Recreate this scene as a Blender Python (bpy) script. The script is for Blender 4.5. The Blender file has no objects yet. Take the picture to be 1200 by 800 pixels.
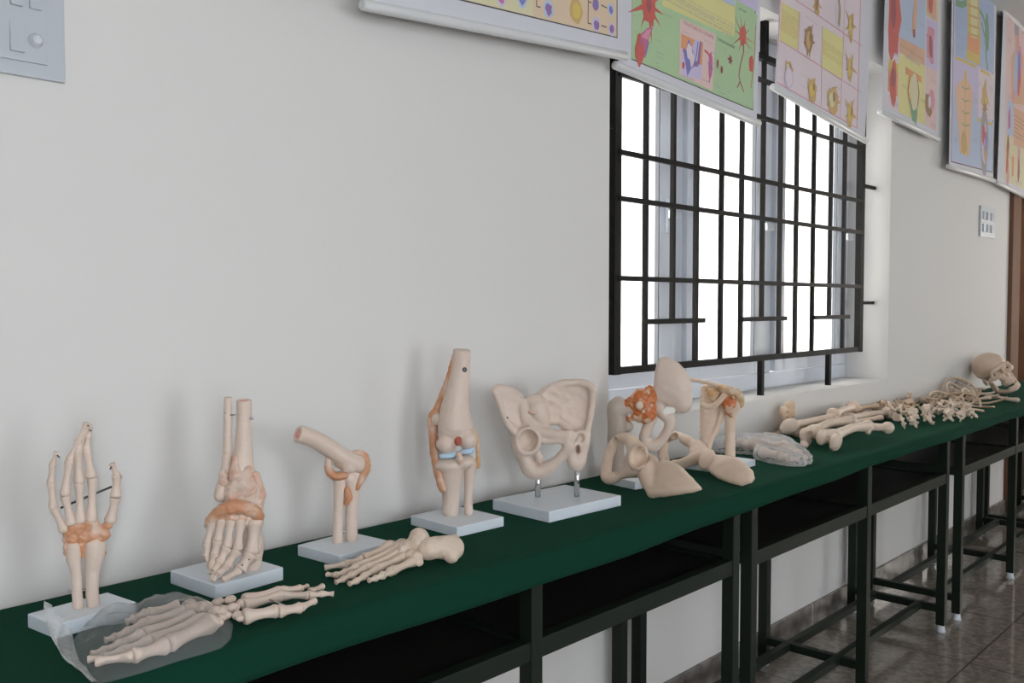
import bpy, bmesh, math, random
import numpy as np
from mathutils import Vector, Matrix, Quaternion
R0 = random.Random(7)
COL = bpy.context.scene.collection
SC = bpy.context.scene
PI = math.pi

# ------------------------------------------------------------------ camera model
FOC = 1072.0
T = 0.75                       # table top height
CAM = np.array([0.0, -1.637, 1.25])
PIT = math.atan(44 / FOC)
HEAD = math.atan(1000 * math.cos(PIT) / FOC)
FH = np.array([math.cos(HEAD), math.sin(HEAD), 0.0])
RT = np.array([math.sin(HEAD), -math.cos(HEAD), 0.0])
FW = FH * math.cos(PIT) - np.array([0, 0, math.sin(PIT)])
UP = np.cross(RT, FW)


def ray(u, v):
    return RT * (u - 600) / FOC + UP * (400 - v) / FOC + FW


def hit(u, v, n, d):
    r = ray(u, v); n = np.array(n, float)
    return CAM + r * ((d - n @ CAM) / (n @ r))


def tab(u, v, z=0.0):          # point at height z above the table top
    return hit(u, v, (0, 0, 1), T + z)


def wal(u, v, y=0.0):          # point on the plane parallel to the back wall
    return hit(u, v, (0, 1, 0), y)


def norm(a):
    a = np.array(a, float); return a / np.linalg.norm(a)


cam_d = bpy.data.cameras.new('camera'); cam = bpy.data.objects.new('camera', cam_d)
COL.objects.link(cam)
cam_d.sensor_width = 36; cam_d.lens = FOC * 36 / 1200; cam_d.clip_start = 0.02; cam_d.clip_end = 200
m = Matrix.Identity(4)
for i, ax in enumerate((RT, UP, -FW)):
    for j in range(3): m[j][i] = ax[j]
for j in range(3): m[j][3] = CAM[j]
cam.matrix_world = m
SC.camera = cam


# ------------------------------------------------------------------ materials
def mat(name, col, rough=.5, metal=0., spec=.5, noise=None, bump=None, coat=0., sss=0., emit=None):
    """noise=(scale, amount, colour2), bump=(scale, strength)"""
    m = bpy.data.materials.new(name); m.use_nodes = True
    nt = m.node_tree; b = nt.nodes['Principled BSDF']
    b.inputs['Base Color'].default_value = (*col, 1); b.inputs['Roughness'].default_value = rough
    b.inputs['Metallic'].default_value = metal; b.inputs['Specular IOR Level'].default_value = spec
    b.inputs['Coat Weight'].default_value = coat
    if sss:
        b.inputs['Subsurface Weight'].default_value = sss; b.inputs['Subsurface Radius'].default_value = (.006, .003, .002)
        b.inputs['Subsurface Scale'].default_value = 1.0
    if noise or bump:
        tc = nt.nodes.new('ShaderNodeTexCoord')
    if noise:
        n = nt.nodes.new('ShaderNodeTexNoise'); n.inputs['Scale'].default_value = noise[0]; n.inputs['Detail'].default_value = 6
        nt.links.new(tc.outputs['Object'], n.inputs['Vector'])
        r = nt.nodes.new('ShaderNodeMapRange'); r.inputs[1].default_value = .35; r.inputs[2].default_value = .7
        r.inputs[3].default_value = 0; r.inputs[4].default_value = noise[1]
        nt.links.new(n.outputs['Fac'], r.inputs[0])
        mx = nt.nodes.new('ShaderNodeMix'); mx.data_type = 'RGBA'
        mx.inputs[6].default_value = (*col, 1); mx.inputs[7].default_value = (*noise[2], 1)
        nt.links.new(r.outputs[0], mx.inputs[0]); nt.links.new(mx.outputs[2], b.inputs['Base Color'])
    if bump:
        n2 = nt.nodes.new('ShaderNodeTexNoise'); n2.inputs['Scale'].default_value = bump[0]; n2.inputs['Detail'].default_value = 5
        nt.links.new(tc.outputs['Object'], n2.inputs['Vector'])
        bp = nt.nodes.new('ShaderNodeBump'); bp.inputs['Strength'].default_value = bump[1]; bp.inputs['Distance'].default_value = .004
        nt.links.new(n2.outputs['Fac'], bp.inputs['Height']); nt.links.new(bp.outputs['Normal'], b.inputs['Normal'])
    if emit:
        b.inputs['Emission Color'].default_value = (*emit[:3], 1); b.inputs['Emission Strength'].default_value = emit[3]
    return m


def srgb(r, g, b):
    f = lambda c: (c / 255 / 12.92) if c / 255 <= .04045 else ((c / 255 + .055) / 1.055) ** 2.4
    return (f(r), f(g), f(b))


M = {}
M['wall'] = mat('wall_paint', (.755, .738, .716), .75, spec=.25, noise=(1.3, .5, (.735, .718, .696)), bump=(60, .05))
M['ceiling'] = mat('ceiling_paint', (.6, .595, .59), .8)
M['frame_white'] = mat('white_upvc', (.70, .735, .80), .35)
M['gasket'] = mat('grey_gasket', (.16, .17, .19), .5)
M['iron'] = mat('black_painted_iron', (.006, .007, .007), .55, spec=.14, noise=(40, .5, (.02, .015, .012)), bump=(90, .15))
M['desk_metal'] = mat('dark_green_painted_steel', (.011, .017, .012), .5, spec=.22, bump=(120, .05))
M['desk_board'] = mat('dark_laminate_board', (.014, .011, .010), .5)
M['white_plastic'] = mat('white_plastic', (.70, .75, .80), .3)
M['switch_plastic'] = mat('switch_plastic', (.52, .555, .60), .28)
M['knob'] = mat('satin_knob', (.62, .65, .70), .18)
M['bone'] = mat('bone_plastic', (.73, .595, .51), .42, noise=(14, .6, (.69, .54, .44)), bump=(110, .22), sss=.08)
M['bone_light'] = mat('ivory_plastic', (.735, .60, .49), .45, noise=(25, .6, (.69, .53, .41)), bump=(120, .4))
M['bone_tan'] = mat('tan_plastic', (.73, .55, .39), .5, noise=(18, .7, (.65, .46, .31)), bump=(90, .4))
M['bone_beige'] = mat('beige_plastic', (.79, .61, .475), .42, noise=(9, .6, (.75, .57, .435)), bump=(50, .1))
M['bone_grey'] = mat('greyish_bone_plastic', (.50, .42, .355), .4, noise=(9, .6, (.45, .365, .31)), bump=(50, .1))
M['marrow'] = mat('pink_marrow', (.70, .25, .22), .6, noise=(120, .8, (.85, .5, .42)))
M['gunmetal'] = mat('dark_steel', (.10, .10, .10), .3, metal=.8)
M['steel'] = mat('chrome_steel', (.62, .62, .62), .16, metal=1)
M['base'] = mat('white_base_plastic', (.74, .80, .86), .25)
M['cartilage'] = mat('pale_blue_cartilage', (.50, .68, .84), .35)
M['red'] = mat('red_ligament_spot', (.45, .11, .07), .5)
M['socket'] = mat('dark_plastic', (.05, .05, .05), .5)
M['wood'] = mat('brown_door_wood', (.20, .105, .065), .7, spec=.2, noise=(4, .7, (.15, .075, .045)))
M['door_wall'] = mat('beige_corridor_paint', (.60, .51, .41), .7)


def ligament_mat(name, col, spot, pale, scale, lo, hi, rough=.35):
    m = mat(name, col, rough, sss=.1)
    nt = m.node_tree; b = nt.nodes['Principled BSDF']
    tc = nt.nodes.new('ShaderNodeTexCoord')
    n = nt.nodes.new('ShaderNodeTexNoise'); n.inputs['Scale'].default_value = scale; n.inputs['Detail'].default_value = 3
    nt.links.new(tc.outputs['Object'], n.inputs['Vector'])
    r = nt.nodes.new('ShaderNodeValToRGB')
    r.color_ramp.elements[0].position = lo; r.color_ramp.elements[0].color = (*col, 1)
    r.color_ramp.elements[1].position = hi; r.color_ramp.elements[1].color = (*pale, 1)
    e = r.color_ramp.elements.new((lo + hi) / 2); e.color = (*spot, 1)
    nt.links.new(n.outputs['Fac'], r.inputs['Fac']); nt.links.new(r.outputs['Color'], b.inputs['Base Color'])
    bp = nt.nodes.new('ShaderNodeBump'); bp.inputs['Strength'].default_value = .25; bp.inputs['Distance'].default_value = .004
    nt.links.new(n.outputs['Fac'], bp.inputs['Height']); nt.links.new(bp.outputs['Normal'], b.inputs['Normal'])
    return m


M['lig'] = ligament_mat('peach_ligament', (.60, .285, .15), (.65, .37, .235), (.70, .53, .43), 30, .42, .64)
M['lig_pink'] = ligament_mat('pale_pink_ligament', (.64, .385, .27), (.68, .47, .37), (.72, .56, .47), 35, .38, .6)
M['lig_orange'] = ligament_mat('orange_ligament', (.60, .17, .045), (.64, .24, .09), (.72, .50, .36), 42, .50, .63)
M['lig_tan'] = ligament_mat('amber_ligament', (.64, .36, .16), (.66, .45, .27), (.70, .55, .42), 40, .42, .6)


def cloth_mat():
    m = mat('green_felt_cloth', (.0064, .041, .0252), .95, spec=.06)
    nt = m.node_tree; b = nt.nodes['Principled BSDF']
    b.inputs['Sheen Weight'].default_value = .06; b.inputs['Sheen Tint'].default_value = (.1, .45, .25, 1); b.inputs['Sheen Roughness'].default_value = .5
    tc = nt.nodes.new('ShaderNodeTexCoord'); n = nt.nodes.new('ShaderNodeTexNoise')
    n.inputs['Scale'].default_value = 900; n.inputs['Detail'].default_value = 2
    nt.links.new(tc.outputs['Object'], n.inputs['Vector'])
    bp = nt.nodes.new('ShaderNodeBump'); bp.inputs['Strength'].default_value = .35; bp.inputs['Distance'].default_value = .001
    nt.links.new(n.outputs['Fac'], bp.inputs['Height']); nt.links.new(bp.outputs['Normal'], b.inputs['Normal'])
    return m


M['cloth'] = cloth_mat()


def floor_mat():
    m = mat('polished_granite_tile', (.2, .17, .145), .09, spec=.6)
    nt = m.node_tree; b = nt.nodes['Principled BSDF']
    tc = nt.nodes.new('ShaderNodeTexCoord')
    br = nt.nodes.new('ShaderNodeTexBrick'); br.offset = 0; br.inputs['Scale'].default_value = 1
    br.inputs['Brick Width'].default_value = .6; br.inputs['Row Height'].default_value = .6; br.inputs['Mortar Size'].default_value = .004
    nt.links.new(tc.outputs['Object'], br.inputs['Vector'])
    n = nt.nodes.new('ShaderNodeTexNoise'); n.inputs['Scale'].default_value = 45; n.inputs['Detail'].default_value = 8
    nt.links.new(tc.outputs['Object'], n.inputs['Vector'])
    r = nt.nodes.new('ShaderNodeValToRGB')
    r.color_ramp.elements[0].position = .35; r.color_ramp.elements[0].color = (.20, .172, .148, 1)
    r.color_ramp.elements[1].position = .68; r.color_ramp.elements[1].color = (.34, .295, .25, 1)
    nt.links.new(n.outputs['Fac'], r.inputs['Fac'])
    nt.links.new(r.outputs['Color'], br.inputs['Color1']); nt.links.new(r.outputs['Color'], br.inputs['Color2'])
    br.inputs['Mortar'].default_value = (.12, .10, .088, 1)
    nt.links.new(br.outputs['Color'], b.inputs['Base Color'])
    return m


M['floor'] = floor_mat()


def skirting_mat():
    m = mat('grey_tile_skirting', (.2, .18, .17), .25)
    nt = m.node_tree; b = nt.nodes['Principled BSDF']
    tc = nt.nodes.new('ShaderNodeTexCoord'); mp = nt.nodes.new('ShaderNodeMapping'); mp.inputs['Rotation'].default_value = (PI / 2, 0, 0)
    mp.inputs['Location'].default_value = (0.05, .3, 0)
    br = nt.nodes.new('ShaderNodeTexBrick'); br.offset = 0; br.inputs['Scale'].default_value = 1
    br.inputs['Brick Width'].default_value = .6; br.inputs['Row Height'].default_value = .6; br.inputs['Mortar Size'].default_value = .006
    nt.links.new(tc.outputs['Object'], mp.inputs['Vector']); nt.links.new(mp.outputs['Vector'], br.inputs['Vector'])
    n = nt.nodes.new('ShaderNodeTexNoise'); n.inputs['Scale'].default_value = 18; n.inputs['Detail'].default_value = 8
    nt.links.new(tc.outputs['Object'], n.inputs['Vector'])
    r = nt.nodes.new('ShaderNodeValToRGB')
    r.color_ramp.elements[0].position = .35; r.color_ramp.elements[0].color = (.14, .125, .115, 1)
    r.color_ramp.elements[1].position = .68; r.color_ramp.elements[1].color = (.27, .245, .23, 1)
    nt.links.new(n.outputs['Fac'], r.inputs['Fac'])
    nt.links.new(r.outputs['Color'], br.inputs['Color1']); nt.links.new(r.outputs['Color'], br.inputs['Color2'])
    br.inputs['Mortar'].default_value = (.42, .40, .38, 1)
    nt.links.new(br.outputs['Color'], b.inputs['Base Color'])
    return m


M['skirting'] = skirting_mat()


def film_mat(name, alpha, tint, rough, bscale, bstr, rise=.55):
    """thin clear plastic: mostly see-through with sharp wrinkled highlights"""
    m = bpy.data.materials.new(name); m.use_nodes = True; nt = m.node_tree
    for n in list(nt.nodes): nt.nodes.remove(n)
    out = nt.nodes.new('ShaderNodeOutputMaterial')
    tr = nt.nodes.new('ShaderNodeBsdfTransparent'); tr.inputs['Color'].default_value = (.97, .97, .97, 1)
    gl = nt.nodes.new('ShaderNodeBsdfPrincipled'); gl.inputs['Base Color'].default_value = (*tint, 1); gl.inputs['Roughness'].default_value = rough
    gl.inputs['Specular IOR Level'].default_value = .8
    tc = nt.nodes.new('ShaderNodeTexCoord'); nz = nt.nodes.new('ShaderNodeTexNoise'); nz.inputs['Scale'].default_value = bscale
    nz.inputs['Detail'].default_value = 3; nz.inputs['Distortion'].default_value = 1.2
    nt.links.new(tc.outputs['Object'], nz.inputs['Vector'])
    bp = nt.nodes.new('ShaderNodeBump'); bp.inputs['Strength'].default_value = bstr; bp.inputs['Distance'].default_value = .01
    nt.links.new(nz.outputs['Fac'], bp.inputs['Height']); nt.links.new(bp.outputs['Normal'], gl.inputs['Normal'])
    lw = nt.nodes.new('ShaderNodeLayerWeight'); lw.inputs['Blend'].default_value = .35; nt.links.new(bp.outputs['Normal'], lw.inputs['Normal'])
    mr = nt.nodes.new('ShaderNodeMapRange'); mr.inputs[3].default_value = alpha; mr.inputs[4].default_value = min(1, alpha + rise)
    nt.links.new(lw.outputs['Fresnel'], mr.inputs[0])
    mx = nt.nodes.new('ShaderNodeMixShader'); nt.links.new(mr.outputs[0], mx.inputs[0])
    nt.links.new(tr.outputs[0], mx.inputs[1]); nt.links.new(gl.outputs[0], mx.inputs[2]); nt.links.new(mx.outputs[0], out.inputs['Surface'])
    return m


M['film'] = film_mat('clear_plastic_film', .085, (.95, .97, .99), .10, 30, .4, .34)
M['bubble'] = film_mat('bubble_wrap_film', .2, (.96, .97, .98), .12, 80, .4, .42)
M['glass'] = film_mat('window_glass', .03, (.8, .85, .9), .03, 1, 0.)


# ------------------------------------------------------------------ object helpers
def tag(o, label=None, cat=None, group=None, kind=None):
    if label: o['label'] = label
    if cat: o['category'] = cat
    if group: o['group'] = group
    if kind: o['kind'] = kind
    return o


def thing(name, label, cat, loc=(0, 0, 0), group=None):
    o = bpy.data.objects.new(name, None); COL.objects.link(o); o.location = loc
    o.empty_display_size = .05
    return tag(o, label, cat, group)


def link_mesh(name, me, mats, parent=None, smooth=False, loc=None):
    """mesh given in WORLD coordinates; kept relative to its thing's base"""
    o = bpy.data.objects.new(name, me); COL.objects.link(o)
    if not isinstance(mats, (list, tuple)): mats = [mats]
    for mm in mats: me.materials.append(mm)
    off = None
    if parent:
        p = parent; off = Vector((0, 0, 0))
        while p: off += Vector(p.location); p = p.parent
        me.transform(Matrix.Translation(-off)); o.parent = parent
    elif loc is not None:
        me.transform(Matrix.Translation(-Vector(loc))); o.location = loc
    if smooth:
        for f in me.polygons: f.use_smooth = True
    return o


def obj(name, bm, mats, parent=None, smooth=False, loc=None):
    bmesh.ops.recalc_face_normals(bm, faces=bm.faces)
    me = bpy.data.meshes.new(name); bm.to_mesh(me); bm.free()
    return link_mesh(name, me, mats, parent, smooth, loc)


def box(bm, lo, hi, bev=0., mi=0):
    lo = Vector(lo); hi = Vector(hi)
    r = bmesh.ops.create_cube(bm, size=1)
    vs = r['verts']; c = (lo + hi) / 2; s = hi - lo
    for v in vs: v.co = Vector((c.x + v.co.x * s.x, c.y + v.co.y * s.y, c.z + v.co.z * s.z))
    fs = set(f for v in vs for f in v.link_faces)
    for f in fs: f.material_index = mi
    if bev:
        es = list(set(e for v in vs for e in v.link_edges))
        bmesh.ops.bevel(bm, geom=es, offset=bev, segments=2, affect='EDGES', profile=.7)
    return vs


def bx(lo, hi, bev=0.):
    bm = bmesh.new(); box(bm, lo, hi, bev); return bm


def obox(bm, c, ax, ay, hz0, hz1, bev=0.):
    """box over the ground parallelogram c±ax±ay (2D vectors), from z hz0 to hz1"""
    c = np.array(c); ax = np.array(ax); ay = np.array(ay)
    pts = [c - ax - ay, c + ax - ay, c + ax + ay, c - ax + ay]
    b = [bm.verts.new((p[0], p[1], hz0)) for p in pts]; t = [bm.verts.new((p[0], p[1], hz1)) for p in pts]
    bm.faces.new(b[::-1]); bm.faces.new(t)
    for i in range(4): bm.faces.new((b[i], b[(i + 1) % 4], t[(i + 1) % 4], t[i]))
    bmesh.ops.recalc_face_normals(bm, faces=bm.faces)
    if bev: bmesh.ops.bevel(bm, geom=list(bm.edges), offset=bev, segments=3, affect='EDGES', profile=.6)
    return bm


def frame_of(d):
    d = norm(d); a = np.array([0, 0, 1.]) if abs(d[2]) < .9 else np.array([1., 0, 0])
    x = norm(np.cross(a, d)); return x, np.cross(d, x), d


def lathe(bm, pts, rad, seg=12, cap=True, squash=None, mi=0, flat=None):
    """rings of radius rad[i] along the polyline pts; squash=(sx,sy) scales the ring axes"""
    pts = [np.array(p, float) for p in pts]; n = len(pts); rings = []
    x = None
    for i in range(n):
        d = norm(pts[min(i + 1, n - 1)] - pts[max(i - 1, 0)])
        if x is None:
            x, y, _ = frame_of(d)
            if flat is not None:
                x = norm(np.array(flat) - d * (np.array(flat) @ d)); y = np.cross(d, x)
        else:
            x = norm(x - d * (x @ d)); y = np.cross(d, x)
        sx, sy = squash or (1, 1)
        rings.append([bm.verts.new(pts[i] + rad[i] * (x * math.cos(a) * sx + y * math.sin(a) * sy)) for a in [2 * PI * k / seg for k in range(seg)]])
    for i in range(n - 1):
        for k in range(seg):
            f = bm.faces.new((rings[i][k], rings[i][(k + 1) % seg], rings[i + 1][(k + 1) % seg], rings[i + 1][k])); f.material_index = mi; f.smooth = True
    if cap:
        f = bm.faces.new(rings[0][::-1]); f.material_index = mi
        f = bm.faces.new(rings[-1]); f.material_index = mi
    return rings


def rod(p, q, r, seg=10):
    bm = bmesh.new(); lathe(bm, [p, q], [r, r], seg); return bm


def bar(bm, p, q, w, h, up=(0, 0, 1), bev=0.):
    """square bar from p to q"""
    p = np.array(p, float); q = np.array(q, float); d = norm(q - p); u = np.array(up, float)
    x = norm(np.cross(d, u)); u = np.cross(x, d)
    vs = []
    for e in (p, q):
        vs.append([bm.verts.new(e + x * sx * w / 2 + u * sy * h / 2) for sx, sy in ((-1, -1), (1, -1), (1, 1), (-1, 1))])
    bm.faces.new(vs[0][::-1]); bm.faces.new(vs[1])
    for i in range(4): bm.faces.new((vs[0][i], vs[0][(i + 1) % 4], vs[1][(i + 1) % 4], vs[1][i]))
    return bm


def copy_tree(o, parent=None):
    c = o.copy(); COL.objects.link(c); c.parent = parent
    for ch in list(o.children): copy_tree(ch, c)
    return c


# ------------------------------------------------------------------ signed-distance sculpting
def surface_nets(d, org, h):
    nx, ny, nz = d.shape
    s = d < 0
    cnt = np.zeros((nx - 1, ny - 1, nz - 1), np.int8); acc = np.zeros((nx - 1, ny - 1, nz - 1, 3), np.float32)
    sl = lambda o, n: slice(o, o + n - 1)
    for ax in range(3):
        oth = [a for a in range(3) if a != ax]
        for i in (0, 1):
            for j in (0, 1):
                o0 = [0, 0, 0]; o0[oth[0]] = i; o0[oth[1]] = j; o1 = list(o0); o1[ax] = 1
                a = tuple(sl(o0[k], d.shape[k]) for k in range(3)); b = tuple(sl(o1[k], d.shape[k]) for k in range(3))
                ch = s[a] != s[b]
                da = d[a]; db = d[b]; den = np.where(ch, da - db, 1.); t = da / np.where(den == 0, 1, den)
                cnt += ch
                for k in range(3):
                    acc[..., k] += np.where(ch, (t if k == ax else o0[k]), 0)
    act = cnt > 0
    idx = -np.ones(act.shape, np.int64); idx[act] = np.arange(act.sum())
    ii = np.argwhere(act)
    V = (ii + acc[act] / cnt[act][:, None]) * h + org
    quads = []
    for ax in range(3):
        o1, o2 = (ax + 1) % 3, (ax + 2) % 3
        a = [slice(None)] * 3; b = [slice(None)] * 3; a[ax] = slice(0, -1); b[ax] = slice(1, None)
        sa = s[tuple(a)]; sb = s[tuple(b)]
        e = np.argwhere(sa != sb)
        e = e[(e[:, o1] > 0) & (e[:, o2] > 0) & (e[:, o1] < d.shape[o1] - 1) & (e[:, o2] < d.shape[o2] - 1)]
        flip = sa[tuple(e.T)]
        c = []
        for d1, d2 in ((-1, -1), (0, -1), (0, 0), (-1, 0)):
            f = e.copy(); f[:, o1] += d1; f[:, o2] += d2; c.append(idx[tuple(f.T)])
        q = np.stack(c, 1); q[~flip] = q[~flip][:, ::-1]
        quads.append(q)
    Q = np.concatenate(quads); Q = Q[(Q >= 0).all(1)]
    return V, Q


class Sdf:
    """union / carving of soft shapes in a local unit frame"""
    def __init__(s): s.p = []

    def add(s, fn, lo, hi, k=1.5, op='+'): s.p.append((fn, np.array(lo, float), np.array(hi, float), k, op)); return s

    def cap(s, a, b, ra, rb=None, k=1.5, op='+'):
        a = np.array(a, float); b = np.array(b, float); rb = ra if rb is None else rb; ba = b - a; L = max(ba @ ba, 1e-12)

        def fn(P):
            pa = P - a; t = np.clip(pa @ ba / L, 0, 1)
            return np.linalg.norm(pa - t[..., None] * ba, axis=-1) - (ra + (rb - ra) * t)
        r = max(ra, rb); return s.add(fn, np.minimum(a, b) - r, np.maximum(a, b) + r, k, op)

    def cut(s, p, n, k=.6):
        """saw everything off beyond the plane through p"""
        p = np.array(p, float); n = norm(n)
        return s.add(lambda P: -((P - p) @ n), p - 1e4, p + 1e4, k, '-')

    def rim(s, c, rx, ry, r, axes=None, k=2., n=16):
        A = [norm(x) for x in (axes or np.eye(3))]; c = np.array(c, float)
        pts = [c + A[0] * rx * math.cos(2 * PI * i / n) + A[1] * ry * math.sin(2 * PI * i / n) for i in range(n + 1)]
        for i in range(n): s.cap(pts[i], pts[i + 1], r, r, k)
        return s

    def chain(s, pts, rad, k=1.5, sub=4, op='+'):
        P, Rr = spline(pts, rad, sub)
        for i in range(len(P) - 1): s.cap(P[i], P[i + 1], Rr[i], Rr[i + 1], k, op)
        return s

    def ell(s, c, r, axes=None, k=1.5, op='+'):
        c = np.array(c, float); r = np.array(r, float) * np.ones(3); A = np.array(axes, float) if axes is not None else np.eye(3)
        A = np.array([norm(x) for x in A])

        def fn(P):
            q = (P - c) @ A.T; k0 = np.linalg.norm(q / r, axis=-1); k1 = np.linalg.norm(q / (r * r), axis=-1)
            return k0 * (k0 - 1) / np.maximum(k1, 1e-9)
        m = max(r); return s.add(fn, c - m, c + m, k, op)

    def plate(s, poly, th, frame=None, bend=None, rnd=None, k=1.5, op='+', depth=0.):
        """closed outline (2D) given a thickness, bent out of its plane by bend(x,y); frame=(origin, ex, ey, ez)"""
        poly = np.array(poly, float); fr = frame or (np.zeros(3), np.array([1., 0, 0]), np.array([0, 1., 0]), np.array([0, 0, 1.]))
        o, ex, ey, ez = [np.array(x, float) for x in fr]; rnd = th * .48 if rnd is None else rnd
        bend = bend or (lambda x, y: 0 * x)

        def fn(P):
            q = P - o; x = q @ ex; y = q @ ey; z = q @ ez - bend(x, y) - depth
            dmin = np.full(x.shape, 1e9); ins = np.zeros(x.shape, bool)
            n = len(poly)
            for i in range(n):
                a = poly[i]; b = poly[(i + 1) % n]; e = b - a
                wx = x - a[0]; wy = y - a[1]; t = np.clip((wx * e[0] + wy * e[1]) / (e @ e), 0, 1)
                dmin = np.minimum(dmin, (wx - t * e[0]) ** 2 + (wy - t * e[1]) ** 2)
                c = ((a[1] <= y) & (b[1] > y)) | ((b[1] <= y) & (a[1] > y))
                if abs(e[1]) > 1e-12: ins ^= c & (x < a[0] + (y - a[1]) / e[1] * e[0])
            d2 = np.sqrt(dmin); d2 = np.where(ins, -d2, d2)
            wx = d2 + rnd; wy = np.abs(z) - th / 2 + rnd
            return np.minimum(np.maximum(wx, wy), 0) + np.hypot(np.maximum(wx, 0), np.maximum(wy, 0)) - rnd
        g = np.array([[x, y] for x in np.linspace(poly[:, 0].min(), poly[:, 0].max(), 8) for y in np.linspace(poly[:, 1].min(), poly[:, 1].max(), 8)])
        zz = bend(g[:, 0], g[:, 1]) + depth
        pts = [o + ex * a + ey * b + ez * c for (a, b), z in zip(g, zz) for c in (z - th, z + th)]
        return s.add(fn, np.min(pts, 0) - th, np.max(pts, 0) + th, k, op)

    def build(s, h, rough=0., rscale=8.):
        add = [p for p in s.p if p[4] == '+']
        kk = max(p[3] for p in add)
        lo = np.min([p[1] for p in add], 0) - kk - 3 * h; hi = np.max([p[2] for p in add], 0) + kk + 3 * h
        n = np.ceil((hi - lo) / h).astype(int) + 1
        D = np.full(n, 1e3, np.float32)
        ax = [lo[i] + h * np.arange(n[i]) for i in range(3)]
        for fn, a, b, k, op in s.p:
            i0 = np.clip(np.floor((a - k * 1.5 - 2 * h - lo) / h).astype(int), 0, n - 1); i1 = np.clip(np.ceil((b + k * 1.5 + 2 * h - lo) / h).astype(int) + 1, 1, n)
            if (i1 <= i0).any(): continue
            sl = tuple(slice(i0[i], i1[i]) for i in range(3))
            P = np.stack(np.meshgrid(*[ax[i][sl[i]] for i in range(3)], indexing='ij'), -1)
            f = fn(P); d = D[sl]
            if op == '+':
                hh = np.clip(.5 + .5 * (d - f) / max(k, 1e-9), 0, 1); D[sl] = d * (1 - hh) + f * hh - k * hh * (1 - hh)
            else:
                f = -f; hh = np.clip(.5 - .5 * (d - f) / max(k, 1e-9), 0, 1); D[sl] = d * (1 - hh) + f * hh + k * hh * (1 - hh)
        if rough:
            P = np.stack(np.meshgrid(*ax, indexing='ij'), -1) / rscale
            w = np.sin(P[..., 0] * 2.1 + 1.3 * np.sin(P[..., 1] * 1.7)) * np.sin(P[..., 1] * 2.3 + 1.1 * np.sin(P[..., 2] * 1.9)) * np.sin(P[..., 2] * 2.0 + 1.2 * np.sin(P[..., 0] * 1.6) + .7)
            D += (rough * w).astype(np.float32)
        return surface_nets(D, lo, h)


def spline(pts, rad, sub=4):
    pts = [np.array(p, float) for p in pts]; n = len(pts); P = []; Rr = []
    for i in range(n - 1):
        p0, p1, p2, p3 = pts[max(i - 1, 0)], pts[i], pts[i + 1], pts[min(i + 2, n - 1)]
        for j in range(sub):
            t = j / sub
            P.append(.5 * (2 * p1 + (p2 - p0) * t + (2 * p0 - 5 * p1 + 4 * p2 - p3) * t * t + (3 * p1 - p0 - 3 * p2 + p3) * t ** 3))
            Rr.append(rad[i] + (rad[i + 1] - rad[i]) * t)
    P.append(pts[-1]); Rr.append(rad[-1]); return P, Rr


def sdf_mesh(name, sd, h, xf, mats, parent=None, rough=0., rscale=8., loc=None):
    V, Q = sd.build(h, rough, rscale)
    V = xf(V)
    me = bpy.data.meshes.new(name); me.from_pydata([tuple(v) for v in V.tolist()], [], Q.tolist()); me.update()
    o = link_mesh(name, me, mats, parent, smooth=True, loc=loc)
    return o


class Stand:
    """upright working plane through a point O on the table, facing the viewer side of the room; unit ~ 1 mm-scale 's'"""
    def __init__(s, u, v, zoff=0.):
        s.O = tab(u, v, zoff); n = CAM - s.O; n[2] = 0; s.N = norm(n); s.R = norm(np.cross([0, 0, 1.], s.N)); s.Z = np.array([0, 0, 1.])
        s.s = ((s.O - CAM) @ FW) / FOC
        # metres per unit measured across the line of sight
        e = 1e-3; p0 = s.pix(s.O); p1 = s.pix(s.O + s.R * e); s.s = e / abs(p1[0] - p0[0])

    def pix(s, p):
        d = p - CAM; z = d @ FW; return np.array([600 + FOC * (d @ RT) / z, 400 - FOC * (d @ UP) / z])

    def P(s, u, v, d=0.):
        p = hit(u, v, s.N, s.N @ s.O + d * s.s); q = (p - s.O) / s.s
        return np.array([q @ s.R, q @ s.Z, q @ s.N])

    def W(s, u, v, d=0.): return s.xf(s.P(u, v, d))

    def xf(s, V):
        V = np.array(V); return s.O + s.s * (V[..., 0:1] * s.R + V[..., 1:2] * s.Z + V[..., 2:3] * s.N)

    def poly(s, pts): return [s.P(*p)[:2] for p in pts]


def zoomed(x0, y0, k):
    return lambda x, y: (x0 + x / k, y0 + y / k)

# ================================================================== THE ROOM
FZ = -0.08                     # floor level
CZ = 2.95
WX0, WX1, WZ0, WZ1 = 2.176, 4.352, .895, 2.33     # window opening in the back wall
WEND = 6.30                    # back wall ends at the door opening
WT = .28


def structure(name, bm, m, smooth=False, parent=None): return tag(obj(name, bm, m, parent, smooth), kind='structure')


bm = bmesh.new()
for lo, hi in (((-2.6, 0, FZ), (WX0, WT, CZ)), ((WX0, 0, FZ), (WX1, WT, WZ0)), ((WX0, 0, WZ1), (WX1, WT, CZ)), ((WX1, 0, FZ), (WEND, WT, CZ)),
               ((WEND, 0, 2.12), (7.35, WT, CZ)), ((7.35, 0, FZ), (8.6, WT, CZ))):
    box(bm, lo, hi)
structure('wall_back', bm, M['wall'])
bm = bx((-2.6, -5.2, FZ - .1), (8.6, WT, FZ)); box(bm, (5.9, WT, FZ - .1), (8.6, .86, FZ)); structure('floor', bm, M['floor'])
bm = bx((-2.6, -5.2, CZ), (8.6, WT, CZ + .1)); box(bm, (5.9, WT, CZ), (8.6, .86, CZ + .1)); structure('ceiling', bm, M['ceiling'])
structure('wall_left', bx((-2.7, -5.2, FZ), (-2.6, 0, CZ)), M['wall'])
bm = bmesh.new()                # right end wall, with a tall window that throws light along the wall
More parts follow.
